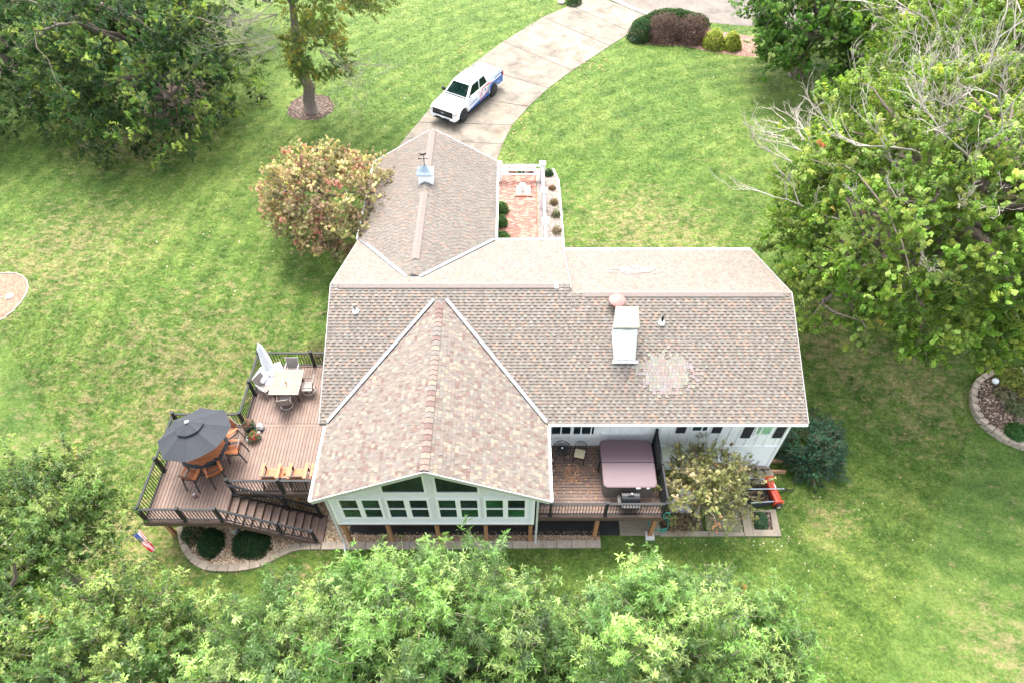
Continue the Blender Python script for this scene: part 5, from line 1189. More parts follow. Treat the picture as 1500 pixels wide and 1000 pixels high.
for k, (u, v, cols, r, lab) in enumerate(((803.6, 252, DG, .3, 'small dense dark green shrub behind the corner fence pillar'), (809, 273, [(.16, .12, .06), (.28, .15, .08)], .22, 'brownish twiggy shrub, second from the far end of the fence bed'), (811.7, 294, [(.12, .12, .05), (.2, .13, .07)], .27, 'sparse olive shrub in the middle of the fence bed'), (814.5, 312, [(.05, .09, .03), (.14, .12, .05)], .3, 'dark green spindly shrub, fourth in the fence bed'), (816.6, 336, [(.14, .15, .07), (.2, .13, .08)], .34, 'widest twiggy shrub at the near end of the fence bed'))):
    p = P(u, v, 2.2); shrub('shrub', lab, (p.x, p.y, 2.02), r, r * 1.1, 200 if k else 400, cols, .06, .025, open_=.8 if k else 0)
for u, lab, cols in ((751, 'reddish low plant left behind the far courtyard rail', [(.3, .1, .07), (.15, .12, .05)]), (763, 'green low plant in the middle behind the far courtyard rail', DG), (776, 'dark brown low plant right behind the far courtyard rail', [(.12, .08, .05), (.2, .1, .07)])):
    p = P(u, 252, 2.1); shrub('low_plant', lab, (p.x, p.y, 2.02), .24, .22, 120, cols, .06, .03, cat='plant')

# ------------------------------------------------------------ shrubs elsewhere
p = P(938, 62, 2.0); q = P(985, 58, 2.0)
hm = [G(u, v) for u, v in ((920, 52), (934, 64), (960, 66), (1000, 68), (1040, 76), (1080, 82), (1110, 84), (1110, 55), (1060, 47), (1020, 38), (960, 30), (925, 38))]; ground_patch('mulch_bed', [(p_.x, p_.y) for p_ in hm], .02, MULCHR)['kind'] = 'structure'
shrub('clipped_hedge', 'rounded dark green clipped shrub at the mouth of the driveway', (p.x, p.y + .6, 2.0), 1.0, 1.5, 3200, DG, .06, .04)
p2 = P(990, 48, 2.0); shrub('clipped_hedge', 'long flat topped green hedge behind the maroon shrubs near the road', (p2.x - .2, p2.y + 1.1, 2.0), .9, 1.15, 12000, DG + [(.07, .12, .02)], .085, .055, rx=3.0)
MR = [(.075, .038, .042), (.11, .06, .055), (.14, .09, .075), (.07, .06, .04)]
for u, v, lab in ((972, 62, 'left maroon leaved shrub in front of the clipped hedge'), (1013, 64, 'right maroon leaved shrub in front of the clipped hedge')):
    p = P(u, v, 2.0); shrub('barberry_shrub', lab, (p.x, p.y + .6, 2.0), 1.25, 1.75, 3600, MR, .08, .035, open_=.7, rx=1.75 if u < 1000 else 1.5, lumps=16)
YG = [(.26, .30, .04), (.33, .35, .06), (.18, .25, .035)]
for u, v, lab, r in ((1046, 72, 'larger bright yellow green shrub beside the maroon shrub near the road', .85), (1072, 74, 'smaller yellow green shrub next to the dark trees near the road', .7)):
    p = P(u, v, 2.0); shrub('golden_shrub', lab, (p.x, p.y + .4, 2.0), r, 1.2, 1300, YG, .10, .06)
p = G(840, 6); shrub('shrub', 'small dark green shrub at the upper left edge of the driveway', (p.x, p.y, 2.0), .7, .8, 900, DG, .06, .04)
def rock(name, label, c, r, mat):
    mb = MB(); mb.lathe([(r * .8, -.03), (r, r * .2), (r * .8, r * .5), (r * .3, r * .68)], (0, 0, 0), 9); mb.v = [(x * random.uniform(.8, 1.2), y * random.uniform(.8, 1.2), z) for x, y, z in mb.v]; o = build(name, mb, mat, None, smooth=True); o.location = c; tag(o, label, 'rock'); return o
RK = M_concrete('rock', (.45, .42, .38), .3, 4); p = G(822, 5); rock('rock', 'grey rock beside the small shrub at the top of the driveway', (p.x, p.y, 2.0), .35, RK); p = G(929, 59); rock('rock', 'pale rock at the foot of the clipped driveway shrub', (p.x, p.y, 2.0), .4, RK)
# yews under the stairs and at the house corner
shrub('yew_shrub', 'left dark green mounded yew in the gravel bed under the deck stairs', tuple(P(311, 797, 0)), .62, .8, 2800, DG[:2] + [(.012, .04, .014)], .05, .022, rx=.52, lumps=14)
shrub('yew_shrub', 'right dark green mounded yew in the gravel bed under the deck stairs', tuple(P(370, 799, 0)), .62, .8, 3600, DG[:2] + [(.012, .04, .014)], .05, .022, rx=.82, lumps=14)
shrub('yew_shrub', 'dark yew half hidden in the shade beneath the deck corner', tuple(P(283, 783, 0)), .5, .6, 900, DG[:2], .05, .022)
p = P(1187, 690, 0); YEW_AT = (13.15, 15.6)
p = P(1115, 763, .1); shrub('planter_shrub', 'small round green shrub in the square mulch planter', (p.x - .05, p.y, .06), .36, .5, 500, [(.05, .11, .05), (.08, .15, .07)], .055, .03)
p = G(468, 520); shrub('brown_shrub', 'brown twiggy leafless shrub at the far railing by the house wall', (p.x, p.y - .1, p.z), .95, .9, 900, [(.10, .06, .04), (.17, .10, .065), (.07, .06, .03)], .05, .015, open_=.6)
p = P(990, 762, 0); shrub('dry_shrub', 'low brown twiggy shrub in the mulch at the deck corner under the small tree', (p.x, p.y, 0), .8, .65, 900, [(.18, .14, .07), (.12, .10, .05), (.26, .18, .1)], .05, .02, open_=.6)

# ------------------------------------------------------------ round beds left and right
p = G(-12, 436); gp_ = struct(ground_patch('mulch_bed', blob_poly((p.x, p.y), 1.62, 1.75, 30, .03), .02, M_speckle('pink_gravel', [(0, (.13, .08, .05)), (.5, (.19, .12, .08)), (1, (.25, .17, .115))], 14)))
edging('bed_edging', 'thin pale ring edging of the gravel circle at the left edge of the lawn', [(p.x + 1.66 * math.cos(t), p.y + 1.78 * math.sin(t)) for t in np.linspace(-3.1, 3.1, 40)], .06, .07, .5, STONE2)
rock('rock', 'white rock lying in the gravel circle at the left edge', (p.x + .9, p.y + .05, gz(p.x, p.y) + .02), .18, WHITE)
rb = [G(u, v, .3) for u, v in ((1497, 540), (1474, 540.5), (1455.5, 544.5), (1445, 548.5), (1436.8, 553.8), (1430.5, 562), (1427.8, 571), (1427.6, 580), (1429, 590.5), (1433, 602.5), (1440.5, 613), (1451, 623.5), (1463, 631.8), (1478, 641.5), (1500, 650), (1530, 656), (1570, 650), (1600, 620), (1605, 580), (1580, 552), (1540, 540), (1497, 540))]
zbed = min(q.z for q in rb) - .3 + .05
edging('garden_wall', 'low curved two course wall of tan blocks around the right flower bed', [(q.x, q.y) for q in rb], .26, .16, .36, STONE2, courses=2, zf=lambda x, y: gz(x, y) - .02)
struct(ground_patch('flower_bed', [(q.x, q.y) for q in rb], .24, MULCH)); 
chips('mulch_chips', [(q.x, q.y) for q in rb], 2600, .06, [(.07, .04, .03), (.16, .1, .07), (.3, .22, .15), (.4, .33, .25)], CHIP, .24)
p = G(1456, 560, .3); o = MB(); o.lathe([(.02, -.14), (.12, -.08), (.155, 0), (.12, .1), (.02, .145)], n=16); gb_ = build('gazing_ball', o, M('ball_white', (.75, .78, .82), .15), None, smooth=True); gb_.location = (p.x, p.y, p.z + .12); tag(gb_, 'shiny white gazing ball in the right flower bed near its wall', 'garden ball')
for (u, v, r, n, cols, lab) in ((1478, 553, .75, 500, [(.22, .24, .05), (.30, .30, .07), (.12, .18, .04)], 'yellow green hosta clump along the far side of the right flower bed'), (1498, 570, .55, 260, [(.25, .25, .06), (.12, .18, .05)], 'yellowing perennial at the right edge of the flower bed'), (1488, 598, .55, 200, [(.10, .15, .06), (.2, .2, .1)], 'thin sprawling plants in the middle of the right flower bed'), (1487, 632, .5, 420, [(.04, .12, .03), (.07, .16, .04)], 'bright green bushy plant by the near wall of the right flower bed'), (1470, 580, .5, 120, [(.14, .16, .08), (.22, .2, .12)], 'sparse grey green seedlings left of centre in the flower bed')):
    p = G(u, v, .25); shrub('garden_plant', lab, (p.x, p.y, p.z), r, .38, n, cols, .11, .05, cat='plant', open_=.5)
# mulch rings under trees
def mulch_ring(u, v, rx, ry, mat=MULCH, n=900):
    p = G(u, v); pl_ = blob_poly((p.x, p.y), rx, ry, 30, .08); struct(ground_patch('mulch_ring', pl_, .03, mat)); chips('mulch_chips', pl_, n, .06, [(.035, .022, .016), (.06, .04, .03), (.16, .12, .09)], CHIP, .03); return p
# ------------------------------------------------------------ trees
BARK = M('bark', (.16, .125, .10), .95, .35, 6, bmp=.03, stretch=(4, 4, .8)); PALEBARK = M('pale_dead_wood', (.42, .37, .32), .9, .2, 7)
def limbs(parent, base, fork, targets, r0, mat=BARK, name='limb', trunk=True, r_tip=.02, wob=.35, seed=1, forks=None):
    rs = random.Random(seed); base = Vector(base); fork = Vector(fork)
    if trunk:
        mb = MB(); n = 7; pth = [lerp(base, fork, i / (n - 1)) + Vector((rs.uniform(-1, 1), rs.uniform(-1, 1), 0)) * r0 * .35 * (0 < i < n - 1) for i in range(n)]
        mb.tube(pth, [r0 * (1.45 if i == 0 else 1.1 - .35 * i / (n - 1)) for i in range(n)], 12); 
        lead = [fork] + sorted([Vector(f) for f in (forks or [])], key=lambda q: q.z); lead = [p for i, p in enumerate(lead) if i == 0 or (p - lead[i - 1]).length > .2]
        if len(lead) > 1: mb.tube(lead, [r0 * (.76 - .35 * i / (len(lead) - 1)) for i in range(len(lead))], 10)
        build('trunk', mb, mat, parent, smooth=True)
    mb = MB(); fk = [Vector(f) for f in (forks or [fork])]; tg = [Vector(t) for t in targets]
    nm = max(4, min(9, len(tg) // 4)); mains = tg[::max(1, len(tg) // nm)][:nm]; nodes = []
    def run(f, t, rb_, re_):
        L_ = (t - f).length; k = max(4, int(L_ / .8)); pth = []
        for i in range(k + 1):
            s = i / k; p = lerp(f, t, s) + Vector((0, 0, L_ * .12 * math.sin(math.pi * s)))
            if 0 < i < k: p += Vector([rs.uniform(-wob, wob) * .6 for _ in range(3)])
            pth.append(p)
        mb.tube(pth, [rb_ + (re_ - rb_) * i / k for i in range(k + 1)], 7, cap=False); return pth
    for t in mains:
        f = min(fk, key=lambda q: (q - t).length); ph_ = run(f, t, r0 * .5, r_tip * 1.5); nodes += [(p, r0 * .5 * (1 - i / len(ph_)) + r_tip) for i, p in enumerate(ph_) if i >= len(ph_) * .3]
    for t in tg:
        if t in mains: continue
        p, r_ = min(nodes, key=lambda q: (q[0] - t).length); run(p, t, min(r_ * .6, r0 * .22), r_tip * .6)
    return build(name, mb, mat, parent, smooth=True)
def bare_branches(parent, starts, n_each, length, mat=PALEBARK, r0=.045, name='dead_branch', seed=3, up=.5, levels=3, spread=.75):
    rs = random.Random(seed); mb = MB()
    def grow(p, d, L_, r, lev):
        k = 5; pts = [p]; dd = d.copy()
        for i in range(k):
            dd = (dd + Vector((rs.uniform(-.22, .22), rs.uniform(-.22, .22), rs.uniform(-.16, .2)))).normalized(); pts.append(pts[-1] + dd * L_ / k)
            if lev < levels and i > 0 and rs.random() < .85:
                sd = (dd + Vector((rs.uniform(-1, 1), rs.uniform(-1, 1), rs.uniform(-.3, .7))) * spread).normalized(); grow(pts[-1], sd, L_ * rs.uniform(.35, .6), r * .55, lev + 1)
        mb.tube(pts, [max(.0055, r * (1 - .75 * i / k)) for i in range(k + 1)], 5 if lev < 2 else 4, cap=False)
    for s, d in starts:
        for _ in range(n_each): grow(Vector(s), (Vector(d) + Vector([rs.uniform(-.5, .5) for _ in range(3)])).normalized(), length * rs.uniform(.7, 1.2), r0, 0)
    return build(name, mb, mat, parent, smooth=True)
def crown(parent, c, R_, clumps, clump_r, shoots, whorls, per, L, W, cols, seed, mat, top=-.25, up=.45, w=None, keep=None, pal_clump=.10, spread=(50, 95), shell=(.62, 1.0), droop=.25, jagged=.22, shoot_len=1.0, tips=None, tipw=.0, name='crown', ts=(.25, .5, .75, 1.0), dead_leaf=.0015):
    """leafy shoots sprouting from clumps spread through an uneven ellipsoid; returns clump centres"""
    global rng; rng = np.random.default_rng(seed)
    c = np.array(c, float); R_ = np.array(R_, float)
    d = unitv(rng.normal(size=(clumps * 5, 3))); d = d[d[:, 2] > top][:clumps]
    lump = unitv(rng.normal(size=(9, 3))); f = 1 + jagged * (np.max(d @ lump.T, 1) - .75) * 2.2 + rng.normal(0, jagged * .3, len(d))
    rad = rng.uniform(shell[0], shell[1], len(d)); cc = c + d * (rad * f)[:, None] * R_
    vis = d @ np.array([0, -.55, .8]) > -.62; cc, d = cc[vis], d[vis]
    if keep is not None: k = keep(cc); cc, d = cc[k], d[k]
    M_ = len(cc); tone = np.clip(rng.normal(1, pal_clump, M_), .55, 1.6); ns = shoots
    dd = np.repeat(d, ns, 0); sdir = unitv(dd * .9 + rng.normal(0, .7, (M_ * ns, 3)) + [0, 0, up]); n = M_ * ns
    org = np.repeat(cc, ns, 0) + rng.normal(0, clump_r * .42, (n, 3)) * [1, 1, .75]
    cl = palette(M_, cols, .05, w); cl = np.repeat(cl, ns, 0) * (1 + rng.normal(0, .10, (n, 1)))
    if tips is not None:
        young = np.repeat(rng.random(M_) < tipw, ns) & (rng.random(n) < .7); cl[young] = palette(int(young.sum()), tips, .08)
    cl *= np.repeat(tone, ns)[:, None]
    if dead_leaf > 0: q = rng.random(n) < dead_leaf; cl[q] = palette(int(q.sum()), [(.45, .16, .06), (.5, .4, .1), (.3, .16, .07)], .1)
    ln = clump_r * shoot_len * .75; src = shoot_source(round(ln, 3), ts, per, L, W, mat, spread)
    shoot_field(name, org, sdir, rng.uniform(.7, 1.25, n), cl, src, parent)
    return cc
LEAF = M_shoot('tree_leaf', .45, .33, .33); LEAFM = M_shoot('maple_leaf', .5, .40, .25)
OAK = [(.085, .170, .032), (.118, .215, .043), (.155, .255, .058), (.060, .12, .026)]; OAKT = [(.22, .32, .08), (.27, .37, .11)]
# row of near trees along the bottom: long narrow leaves in whorls, tall pointed leaders
near = [
 ('shade_tree', 'light green long leaved tree in the bottom middle in front of the sunroom', (-.1, 4.6), 12.4, (2.5, 2.35, 4.0), 21),
 ('shade_tree', 'light green tree at bottom centre left, its tips reaching the row of cap blocks', (-3.0, 4.7), 12.1, (2.2, 2.4, 3.9), 22),
 ('shade_tree', 'light green tree at bottom right of centre, ending above the lawn', (3.3, 4.4), 11.8, (2.45, 2.5, 4.0), 23),
 ('shade_tree', 'light green tree between the stair bed and the bottom left corner', (-6.0, 4.4), 10.0, (2.3, 2.0, 3.4), 24),
]
for nm, lab, (x, y), ztop, Rr, sd in near:
    t = thing(nm, lab, 'tree', (x, y - .6, 0), 0, 'long leaved trees along the bottom'); cz = ztop - Rr[2]
    cc = crown(t, (0, .6, cz), Rr, 190, .58, 20, 5, 11, .155, .032, OAK, sd, LEAF, top=-.15, up=.95, jagged=.34, tips=OAKT, tipw=.42, shoot_len=1.25, spread=(50, 95), shell=(.4, 1.0), ts=(.3, .65, 1.0), pal_clump=.36)
    limbs(t, (0, 0, 0), (0, .2, 3.6), [tuple(q) for q in cc[::9]], .2, seed=sd, r_tip=.018, forks=[(0, .2, 3.6), (0, .4, 5.2), (.1, .5, 6.8)])
x, y = 5.6, 4.6
t = thing('shade_tree', 'smaller light green tree at the right end of the bottom row', 'tree', (x, y, 0), 0, 'long leaved trees along the bottom')
cc = crown(t, (0, 0, 7.0), (1.9, 2.2, 3.3), 120, .58, 20, 5, 11, .155, .032, OAK, 31, LEAF, top=-.15, up=.95, jagged=.3, tips=OAKT, tipw=.42, shoot_len=1.25, spread=(50, 95), shell=(.4, 1), ts=(.3, .65, 1.0), pal_clump=.36)
limbs(t, (0, 0, 0), (0, 0, 3.2), [tuple(q) for q in cc[::9]], .16, seed=31, forks=[(0, 0, 3.2), (0, 0, 5)])
OAKD = [(.06, .125, .022), (.085, .165, .03), (.115, .20, .04), (.045, .095, .018)]
for lab, (x, y), (cz, Rr), sd, nc in (
  ('dark green oak at the left edge below the patchy lawn', (-15.8, 9.2), (5.7, (2.6, 2.4, 2.5)), 41, 170),
  ('green oak filling the bottom left corner', (-11.0, 5.0), (6.2, (3.1, 2.3, 2.8)), 42, 190),
  ('oak behind the bottom left corner at the left frame edge', (-15.2, 5.6), (6.0, (2.8, 2.6, 2.8)), 43, 130)):
    t = thing('oak_tree', lab, 'tree', (x, y, 0), 0, 'oaks at the lower left')
    cc = crown(t, (0, 0, cz), Rr, nc, .7, 16, 4, 8, .12, .045, OAKD, sd, LEAF, top=-.3, up=.5, jagged=.34, tips=[(.21, .30, .07), (.26, .34, .09)], tipw=.45, shoot_len=1.0, shell=(.5, 1), pal_clump=.14)
    limbs(t, (0, 0, 0), (0, 0, 3.2), [tuple(q) for q in cc[::9]], .28, seed=sd, forks=[(0, 0, 3.2), (0, 0, 4.8)])
# big maple on the right, with dead pale branches standing out of the crown
MAP = [(.095, .185, .022), (.13, .235, .028), (.165, .28, .035), (.20, .30, .045)]; MAPT = [(.26, .37, .08), (.30, .41, .10), (.32, .38, .07)]
mx, my = 19.6, 24.6
t = thing('maple_tree', 'large bright green maple right of the house with pale dead branches over its crown', 'tree', (mx, my, gz(mx, my)))
cc = crown(t, (-.2, -1.0, 5.2), (8.1, 7.5, 5.7), 1500, .55, 9, 4, 7, .12, .10, MAP, 51, LEAFM, top=-.5, up=.35, jagged=.2, tips=MAPT, tipw=.5, shell=(.62, 1.0), pal_clump=.28, shoot_len=1.0, keep=lambda q: (q[:, 0] > -7.4) & ~((np.abs(q[:, 0] - .3) < 1.0) & (q[:, 1] < -1.2) & (q[:, 1] > -4.6) & (q[:, 2] > 3) & (q[:, 2] < 7.4)))
limbs(t, (0, 0, -.1), (0, 0, 1.6), [tuple(q) for q in cc[::9]], .62, seed=51, r_tip=.03, forks=[(-.5, -.3, 3.2), (.7, .3, 3.6), (.2, -.7, 4.6)])
mb = MB()
for q, rr_ in (((-.9, -.7, 4.6), .36), ((.9, .2, 4.8), .36), ((.1, -1.0, 5.2), .3), ((1.6, -.6, 4.5), .25)): mb.tube([(0, 0, .9), (q[0] * .45, q[1] * .45, 2.4), q], [rr_ * 1.1, rr_, rr_ * .7], 10)
build('fork', mb, BARK, t, smooth=True)
rs = random.Random(5); st_ = []
for k in range(20):
    a = rs.uniform(0, 6.28); e = rs.uniform(.35, 1.3); dv = Vector((math.cos(a) * math.cos(e), math.sin(a) * math.cos(e), math.sin(e))); st_.append((Vector((.2, -.4, 5.4)) + Vector((dv.x * 5.3, dv.y * 5.0, dv.z * 4.3)), dv + Vector((-.25, .05, .1))))
for k in range(6):
    a = rs.uniform(2.3, 3.5); e = rs.uniform(.05, .5); dv = Vector((math.cos(a) * math.cos(e), math.sin(a) * math.cos(e), math.sin(e))); st_.append((Vector((.2, -.4, 5.0)) + Vector((dv.x * 5.9, dv.y * 5.4, dv.z * 4.3)), dv + Vector((-.2, 0, .1))))
bare_branches(t, st_, 1, 3.1, r0=.055, seed=8)
st2 = []
for k in range(46):
    a = rs.uniform(.2, 4.2); e = rs.uniform(.35, 1.25); dv = Vector((math.cos(a) * math.cos(e), math.sin(a) * math.cos(e), math.sin(e))); st2.append((Vector((.2, -.8, 5.2)) + Vector((dv.x * 6.3, dv.y * 6.0, dv.z * 4.9)), dv + Vector((-.3, -.1, .2))))
bare_branches(t, st2, 1, 2.0, r0=.022, seed=18, name='dead_twig', levels=3)
def bigtree(lab, xy, cz, Rr, nc, cr, L, W, cols, sd, tips, tipw, cat_group=None, trunk_r=.45, top=-.3, keep=None, dead=0, name='shade_tree', w=None, forkz=2.6, shoots=9, whorls=4, per=7, mat=None, base=None, dl=2.6, up=.35, jag=.3, shell=(.55, 1), sl=1.0):
    b = base or xy; z0 = gz(b[0], b[1]); t = thing(name, lab, 'tree', (b[0], b[1], z0), 0, cat_group); ox_, oy_ = xy[0] - b[0], xy[1] - b[1]
    cc = crown(t, (ox_, oy_, cz), Rr, nc, cr, shoots, whorls, per, L, W, cols, sd, mat or LEAFM, top=top, up=up, jagged=jag, tips=tips, tipw=tipw, keep=keep, w=w, shell=shell, pal_clump=.28, shoot_len=sl)
    limbs(t, (0, 0, -.1), (ox_ * .3, oy_ * .3, forkz), [tuple(q) for q in cc[::9]], trunk_r, seed=sd, forks=[(ox_ * .3, oy_ * .3, forkz), (ox_ * .6, oy_ * .6, forkz + 1.8)])
    if dead:
        rs = random.Random(sd); st = []
        for k in range(dead):
            a = rs.uniform(0, 6.28); e = rs.uniform(.4, 1.4); dv = Vector((math.cos(a) * math.cos(e), math.sin(a) * math.cos(e), math.sin(e))); st.append((Vector((ox_, oy_, cz)) + Vector((dv.x * Rr[0] * .75, dv.y * Rr[1] * .75, dv.z * Rr[2] * .75)), dv))
        bare_branches(t, st, 1, dl, r0=.05, seed=sd)
        if dead > 20:
            st = []
            for k in range(60):
                a = rs.uniform(0, 6.28); e = rs.uniform(.3, 1.4); dv = Vector((math.cos(a) * math.cos(e), math.sin(a) * math.cos(e), math.sin(e))); st.append((Vector((ox_, oy_, cz)) + Vector((dv.x * Rr[0] * .88, dv.y * Rr[1] * .88, dv.z * Rr[2] * .88)), dv + Vector((-.3, -.1, .2))))
            bare_branches(t, st, 1, 2.3, r0=.022, seed=sd + 1, name='dead_twig')
    return t
bigtree('tall light green maple in the upper right corner bristling with bare grey branches', (26.0, 33.8), 6.4, (7.2, 7.0, 5.8), 1150, .55, .12, .10, MAP[1:], 52, MAPT, .5, 'maples at the upper right', top=-.6, dead=34, dl=4.0)
bigtree('dark glossy green tree at the top right beside the yellow shrubs', (20.2, 45.6), 3.4, (4.6, 4.2, 4.0), 560, .55, .12, .10, [(.06, .15, .022), (.08, .19, .028), (.11, .23, .035)], 53, [(.17, .25, .05)], .25, 'trees beyond the driveway', top=-.5)
bigtree('mid green tree at the top edge left of the bare branched maple', (26.0, 50.0), 4.8, (6.2, 5.0, 5.3), 420, .75, .14, .11, [(.06, .13, .012), (.09, .175, .018), (.12, .21, .02)], 54, [(.2, .27, .04)], .25, 'trees beyond the driveway', top=-.4)
bigtree('leafy green tree at the right frame edge behind the maples', (31.8, 29.5), 4.4, (5.2, 6.0, 4.4), 420, .65, .13, .11, MAP[:3], 55, MAPT, .2, 'maples at the upper right', dead=8)
bigtree('green tree at the far upper right corner beyond the bare branched maple', (36.0, 44.0), 6.0, (6.5, 6.0, 5.5), 150, 1.2, .2, .15, MAP[:3], 56, MAPT, .2, 'trees beyond the driveway')
# upper left trees: dark, drooping skirts
DK = [(.036, .09, .026), (.052, .12, .032), (.078, .155, .038), (.026, .065, .02)]
p = mulch_ring(262, 150, 2.2, 3.2, MULCH, 400)
bigtree('large dark green spreading tree on the left with branches sweeping to the lawn', (-23.0, 40.6), 4.0, (6.0, 6.3, 5.2), 1000, .58, .115, .085, DK, 61, [(.17, .27, .06), (.27, .34, .08)], .33, 'dark trees at the upper left', top=-.75, up=.1, jag=.42)
bigtree('very dark dense tree at the left frame edge', (-32.0, 41.5), 4.2, (5.6, 6.0, 5.0), 600, .62, .115, .085, DK, 62, [(.12, .18, .06)], .3, 'dark trees at the upper left', top=-.75, up=.1, jag=.36)
bigtree('dark tree behind at the top left edge of the lawn', (-25.0, 52.0), 5.0, (7.5, 5.0, 5.5), 200, 1.2, .2, .14, DK, 63, [(.09, .14, .04)], .2, 'dark trees at the upper left', top=-.5)
bigtree('dark tree at the far top left corner', (-38.0, 50.0), 5.0, (6.5, 5.0, 5.5), 150, 1.2, .2, .14, DK, 64, [(.09, .14, .04)], .2, 'dark trees at the upper left', top=-.5)
# tall tree with mulch ring, bare drooping twigs
p = mulch_ring(455, 158, 1.55, 1.6, MULCH, 700)
b = G(458, 163); t = thing('tall_tree', 'tall yellow green tree standing in a round mulch ring with a bare lower trunk', 'tree', tuple(b))
crs = crown(t, (1.6, .6, 9.2), (4.6, 4.2, 3.6), 380, .7, 8, 4, 6, .12, .10, [(.10, .17, .035), (.14, .21, .045), (.20, .25, .05)], 71, LEAFM, top=-.75, up=.0, jagged=.35, tips=[(.34, .30, .06), (.28, .30, .07)], tipw=.35, keep=lambda q: ~((q[:, 0] < .5) & (q[:, 2] < 8.5) & (q[:, 0] > -2.2)))
c2 = crown(t, (1.3, -1.0, 4.6), (1.9, 1.6, 1.9), 80, .55, 8, 4, 6, .12, .10, [(.12, .19, .04), (.18, .24, .05)], 72, LEAFM, top=-1, up=.0, tips=[(.34, .30, .06)], tipw=.35)
limbs(t, (0, 0, -.1), (.1, .1, 5.0), [tuple(q) for q in crs[::6]] + [tuple(q) for q in c2[::5]], .38, seed=71, forks=[(.1, .1, 5.0), (.3, .2, 7.0)])
bare_branches(t, [((-.6, -.2, 6.5), (-1, -.4, -.2)), ((-.3, -.3, 5.2), (-1, -.2, -.5)), ((1.6, -.8, 4.6), (1, -.3, -.6)), ((2.4, -.5, 4.2), (.8, -.2, -.8)), ((-.8, .1, 7), (-.8, .4, 0))], 5, 2.6, name='bare_twigs', seed=9, r0=.03, mat=M('grey_twig', (.28, .25, .20), .9), spread=.9)
# reddish tree beside the garage
RD = [(.34, .29, .15), (.45, .26, .18), (.44, .20, .15), (.36, .33, .16), (.25, .26, .12), (.52, .36, .26)]
bigtree('rounded autumn tinted tree of pink and olive leaves beside the garage', (-9.5, 28.2), 2.5, (3.3, 3.2, 2.9), 560, .42, .075, .05, RD, 81, [(.52, .52, .24), (.58, .42, .28)], .5, None, trunk_r=.16, top=-.45, name='dogwood_tree', forkz=1.2, shoots=14, whorls=5, per=6, sl=.45, jag=.18, up=.5, w=[.30, .18, .07, .24, .14, .07])
# small speckled tree by the hot tub deck
t = thing('dogwood_tree', 'small sparse tree of pale green and coral leaves beside the hot tub deck', 'tree', (7.85, 13.15, 0))
cc = crown(t, (0.05, .25, 2.15), (1.98, 1.75, 1.25), 250, .3, 8, 4, 5, .075, .045, [(.28, .29, .11), (.38, .35, .16), (.22, .25, .08), (.40, .20, .11), (.48, .41, .25)], 91, LEAFM, top=-.55, up=.3, jagged=.3, shell=(.4, 1), pal_clump=.15, w=[.36, .26, .26, .04, .08])
limbs(t, (0, 0, 0), (0, .05, .9), [tuple(q) for q in cc[::4]], .08, seed=91, r_tip=.008, mat=M('grey_bark', (.3, .27, .23), .9, .2, 6))

yw = thing('large_yew', 'big dark green spreading yew at the right corner of the house', 'shrub', (YEW_AT[0], YEW_AT[1], gz(*YEW_AT)))
cc = crown(yw, (0, 0, .75), (1.42, 1.4, 1.45), 330, .24, 12, 4, 9, .055, .02, [(.022, .08, .045), (.035, .11, .052), (.05, .135, .065)], 95, M_shoot('yew_needles', .6, .2, .3), top=-.5, up=.3, jagged=.3, shell=(.7, 1), pal_clump=.22, spread=(35, 80), droop=.1, name='foliage')
limbs(yw, (0, 0, 0), (0, 0, .3), [tuple(q) for q in cc[::9]], .09, seed=95, r_tip=.008)

# ------------------------------------------------------------ pickup truck
pf, pr_ = G(678.4, 179), G(723, 140)
d2 = Vector((pf.x - pr_.x, pf.y - pr_.y)).normalized(); lft = Vector((-d2.y, d2.x)); mid = (Vector((pf.x, pf.y)) + Vector((pr_.x, pr_.y))) / 2 - lft * .9 + d2 * (-.11)
tr = thing('pickup_truck', 'white pickup truck with blue tail and red and blue house graphics parked on the driveway', 'truck', (mid.x, mid.y, 2.02), math.atan2(d2.y, d2.x))
TW = M('truck_white', (.80, .81, .82), .22, .02, 2); TB_ = M('truck_blue', (.03, .13, .42), .25, .05, 3); TG = M_glass('car_glass', (.003, .012, .011)); RUB = M('tyre', (.02, .02, .021), .8, .2, 10); RIM = M('dark_rim', (.09, .09, .10), .35, .1, 8, metal=.7); RED = M('truck_red', (.62, .04, .05), .3, .02)
WXF, WXR = 1.95, -1.73
def arch(cx, r=.50, z0=.42, n=8): return [(cx + r * math.cos(math.pi * k / n), z0 + r * math.sin(math.pi * k / n)) for k in range(n + 1)]
low = [(2.92, .45), (2.95, .80), (2.90, 1.08), (2.72, 1.17), (1.35, 1.30), (-1.15, 1.32), (-1.15, .45)]
def bodyside(poly, y0, y1, mat, nm, taper=.06, bev=.03, parent=tr):
    mb = MB(); n = len(poly)
    def yy(z, y): return y * (1 - taper * max(0, (z - .95)) / .4)
    mb.v = [(x, yy(z, y0), z) for x, z in poly] + [(x, yy(z, y1), z) for x, z in poly]
    mb.f = [tuple(range(n)), tuple(reversed(range(n, 2 * n)))] + [((i + 1) % n, i, n + i, n + (i + 1) % n) for i in range(n)]; mb.c = [None] * len(mb.f)
    return build(nm, mb, mat, parent, bevel=bev)
fa, ra = arch(WXF), arch(WXR)
front = [(-1.15, .42), (-1.15, 1.32), (1.35, 1.30), (2.0, 1.26), (2.70, 1.17), (2.90, 1.05), (2.95, .80), (2.93, .45)] + [(x, z) for x, z in fa]
bodyside(front, -.98, .98, TW, 'body', bev=.06)
bed_ = [(-2.92, .55), (-2.94, 1.30), (-1.17, 1.32), (-1.17, .42)] + [(x, z) for x, z in ra]
bodyside(bed_, -.98, .98, TW, 'cargo_bed', bev=.05)
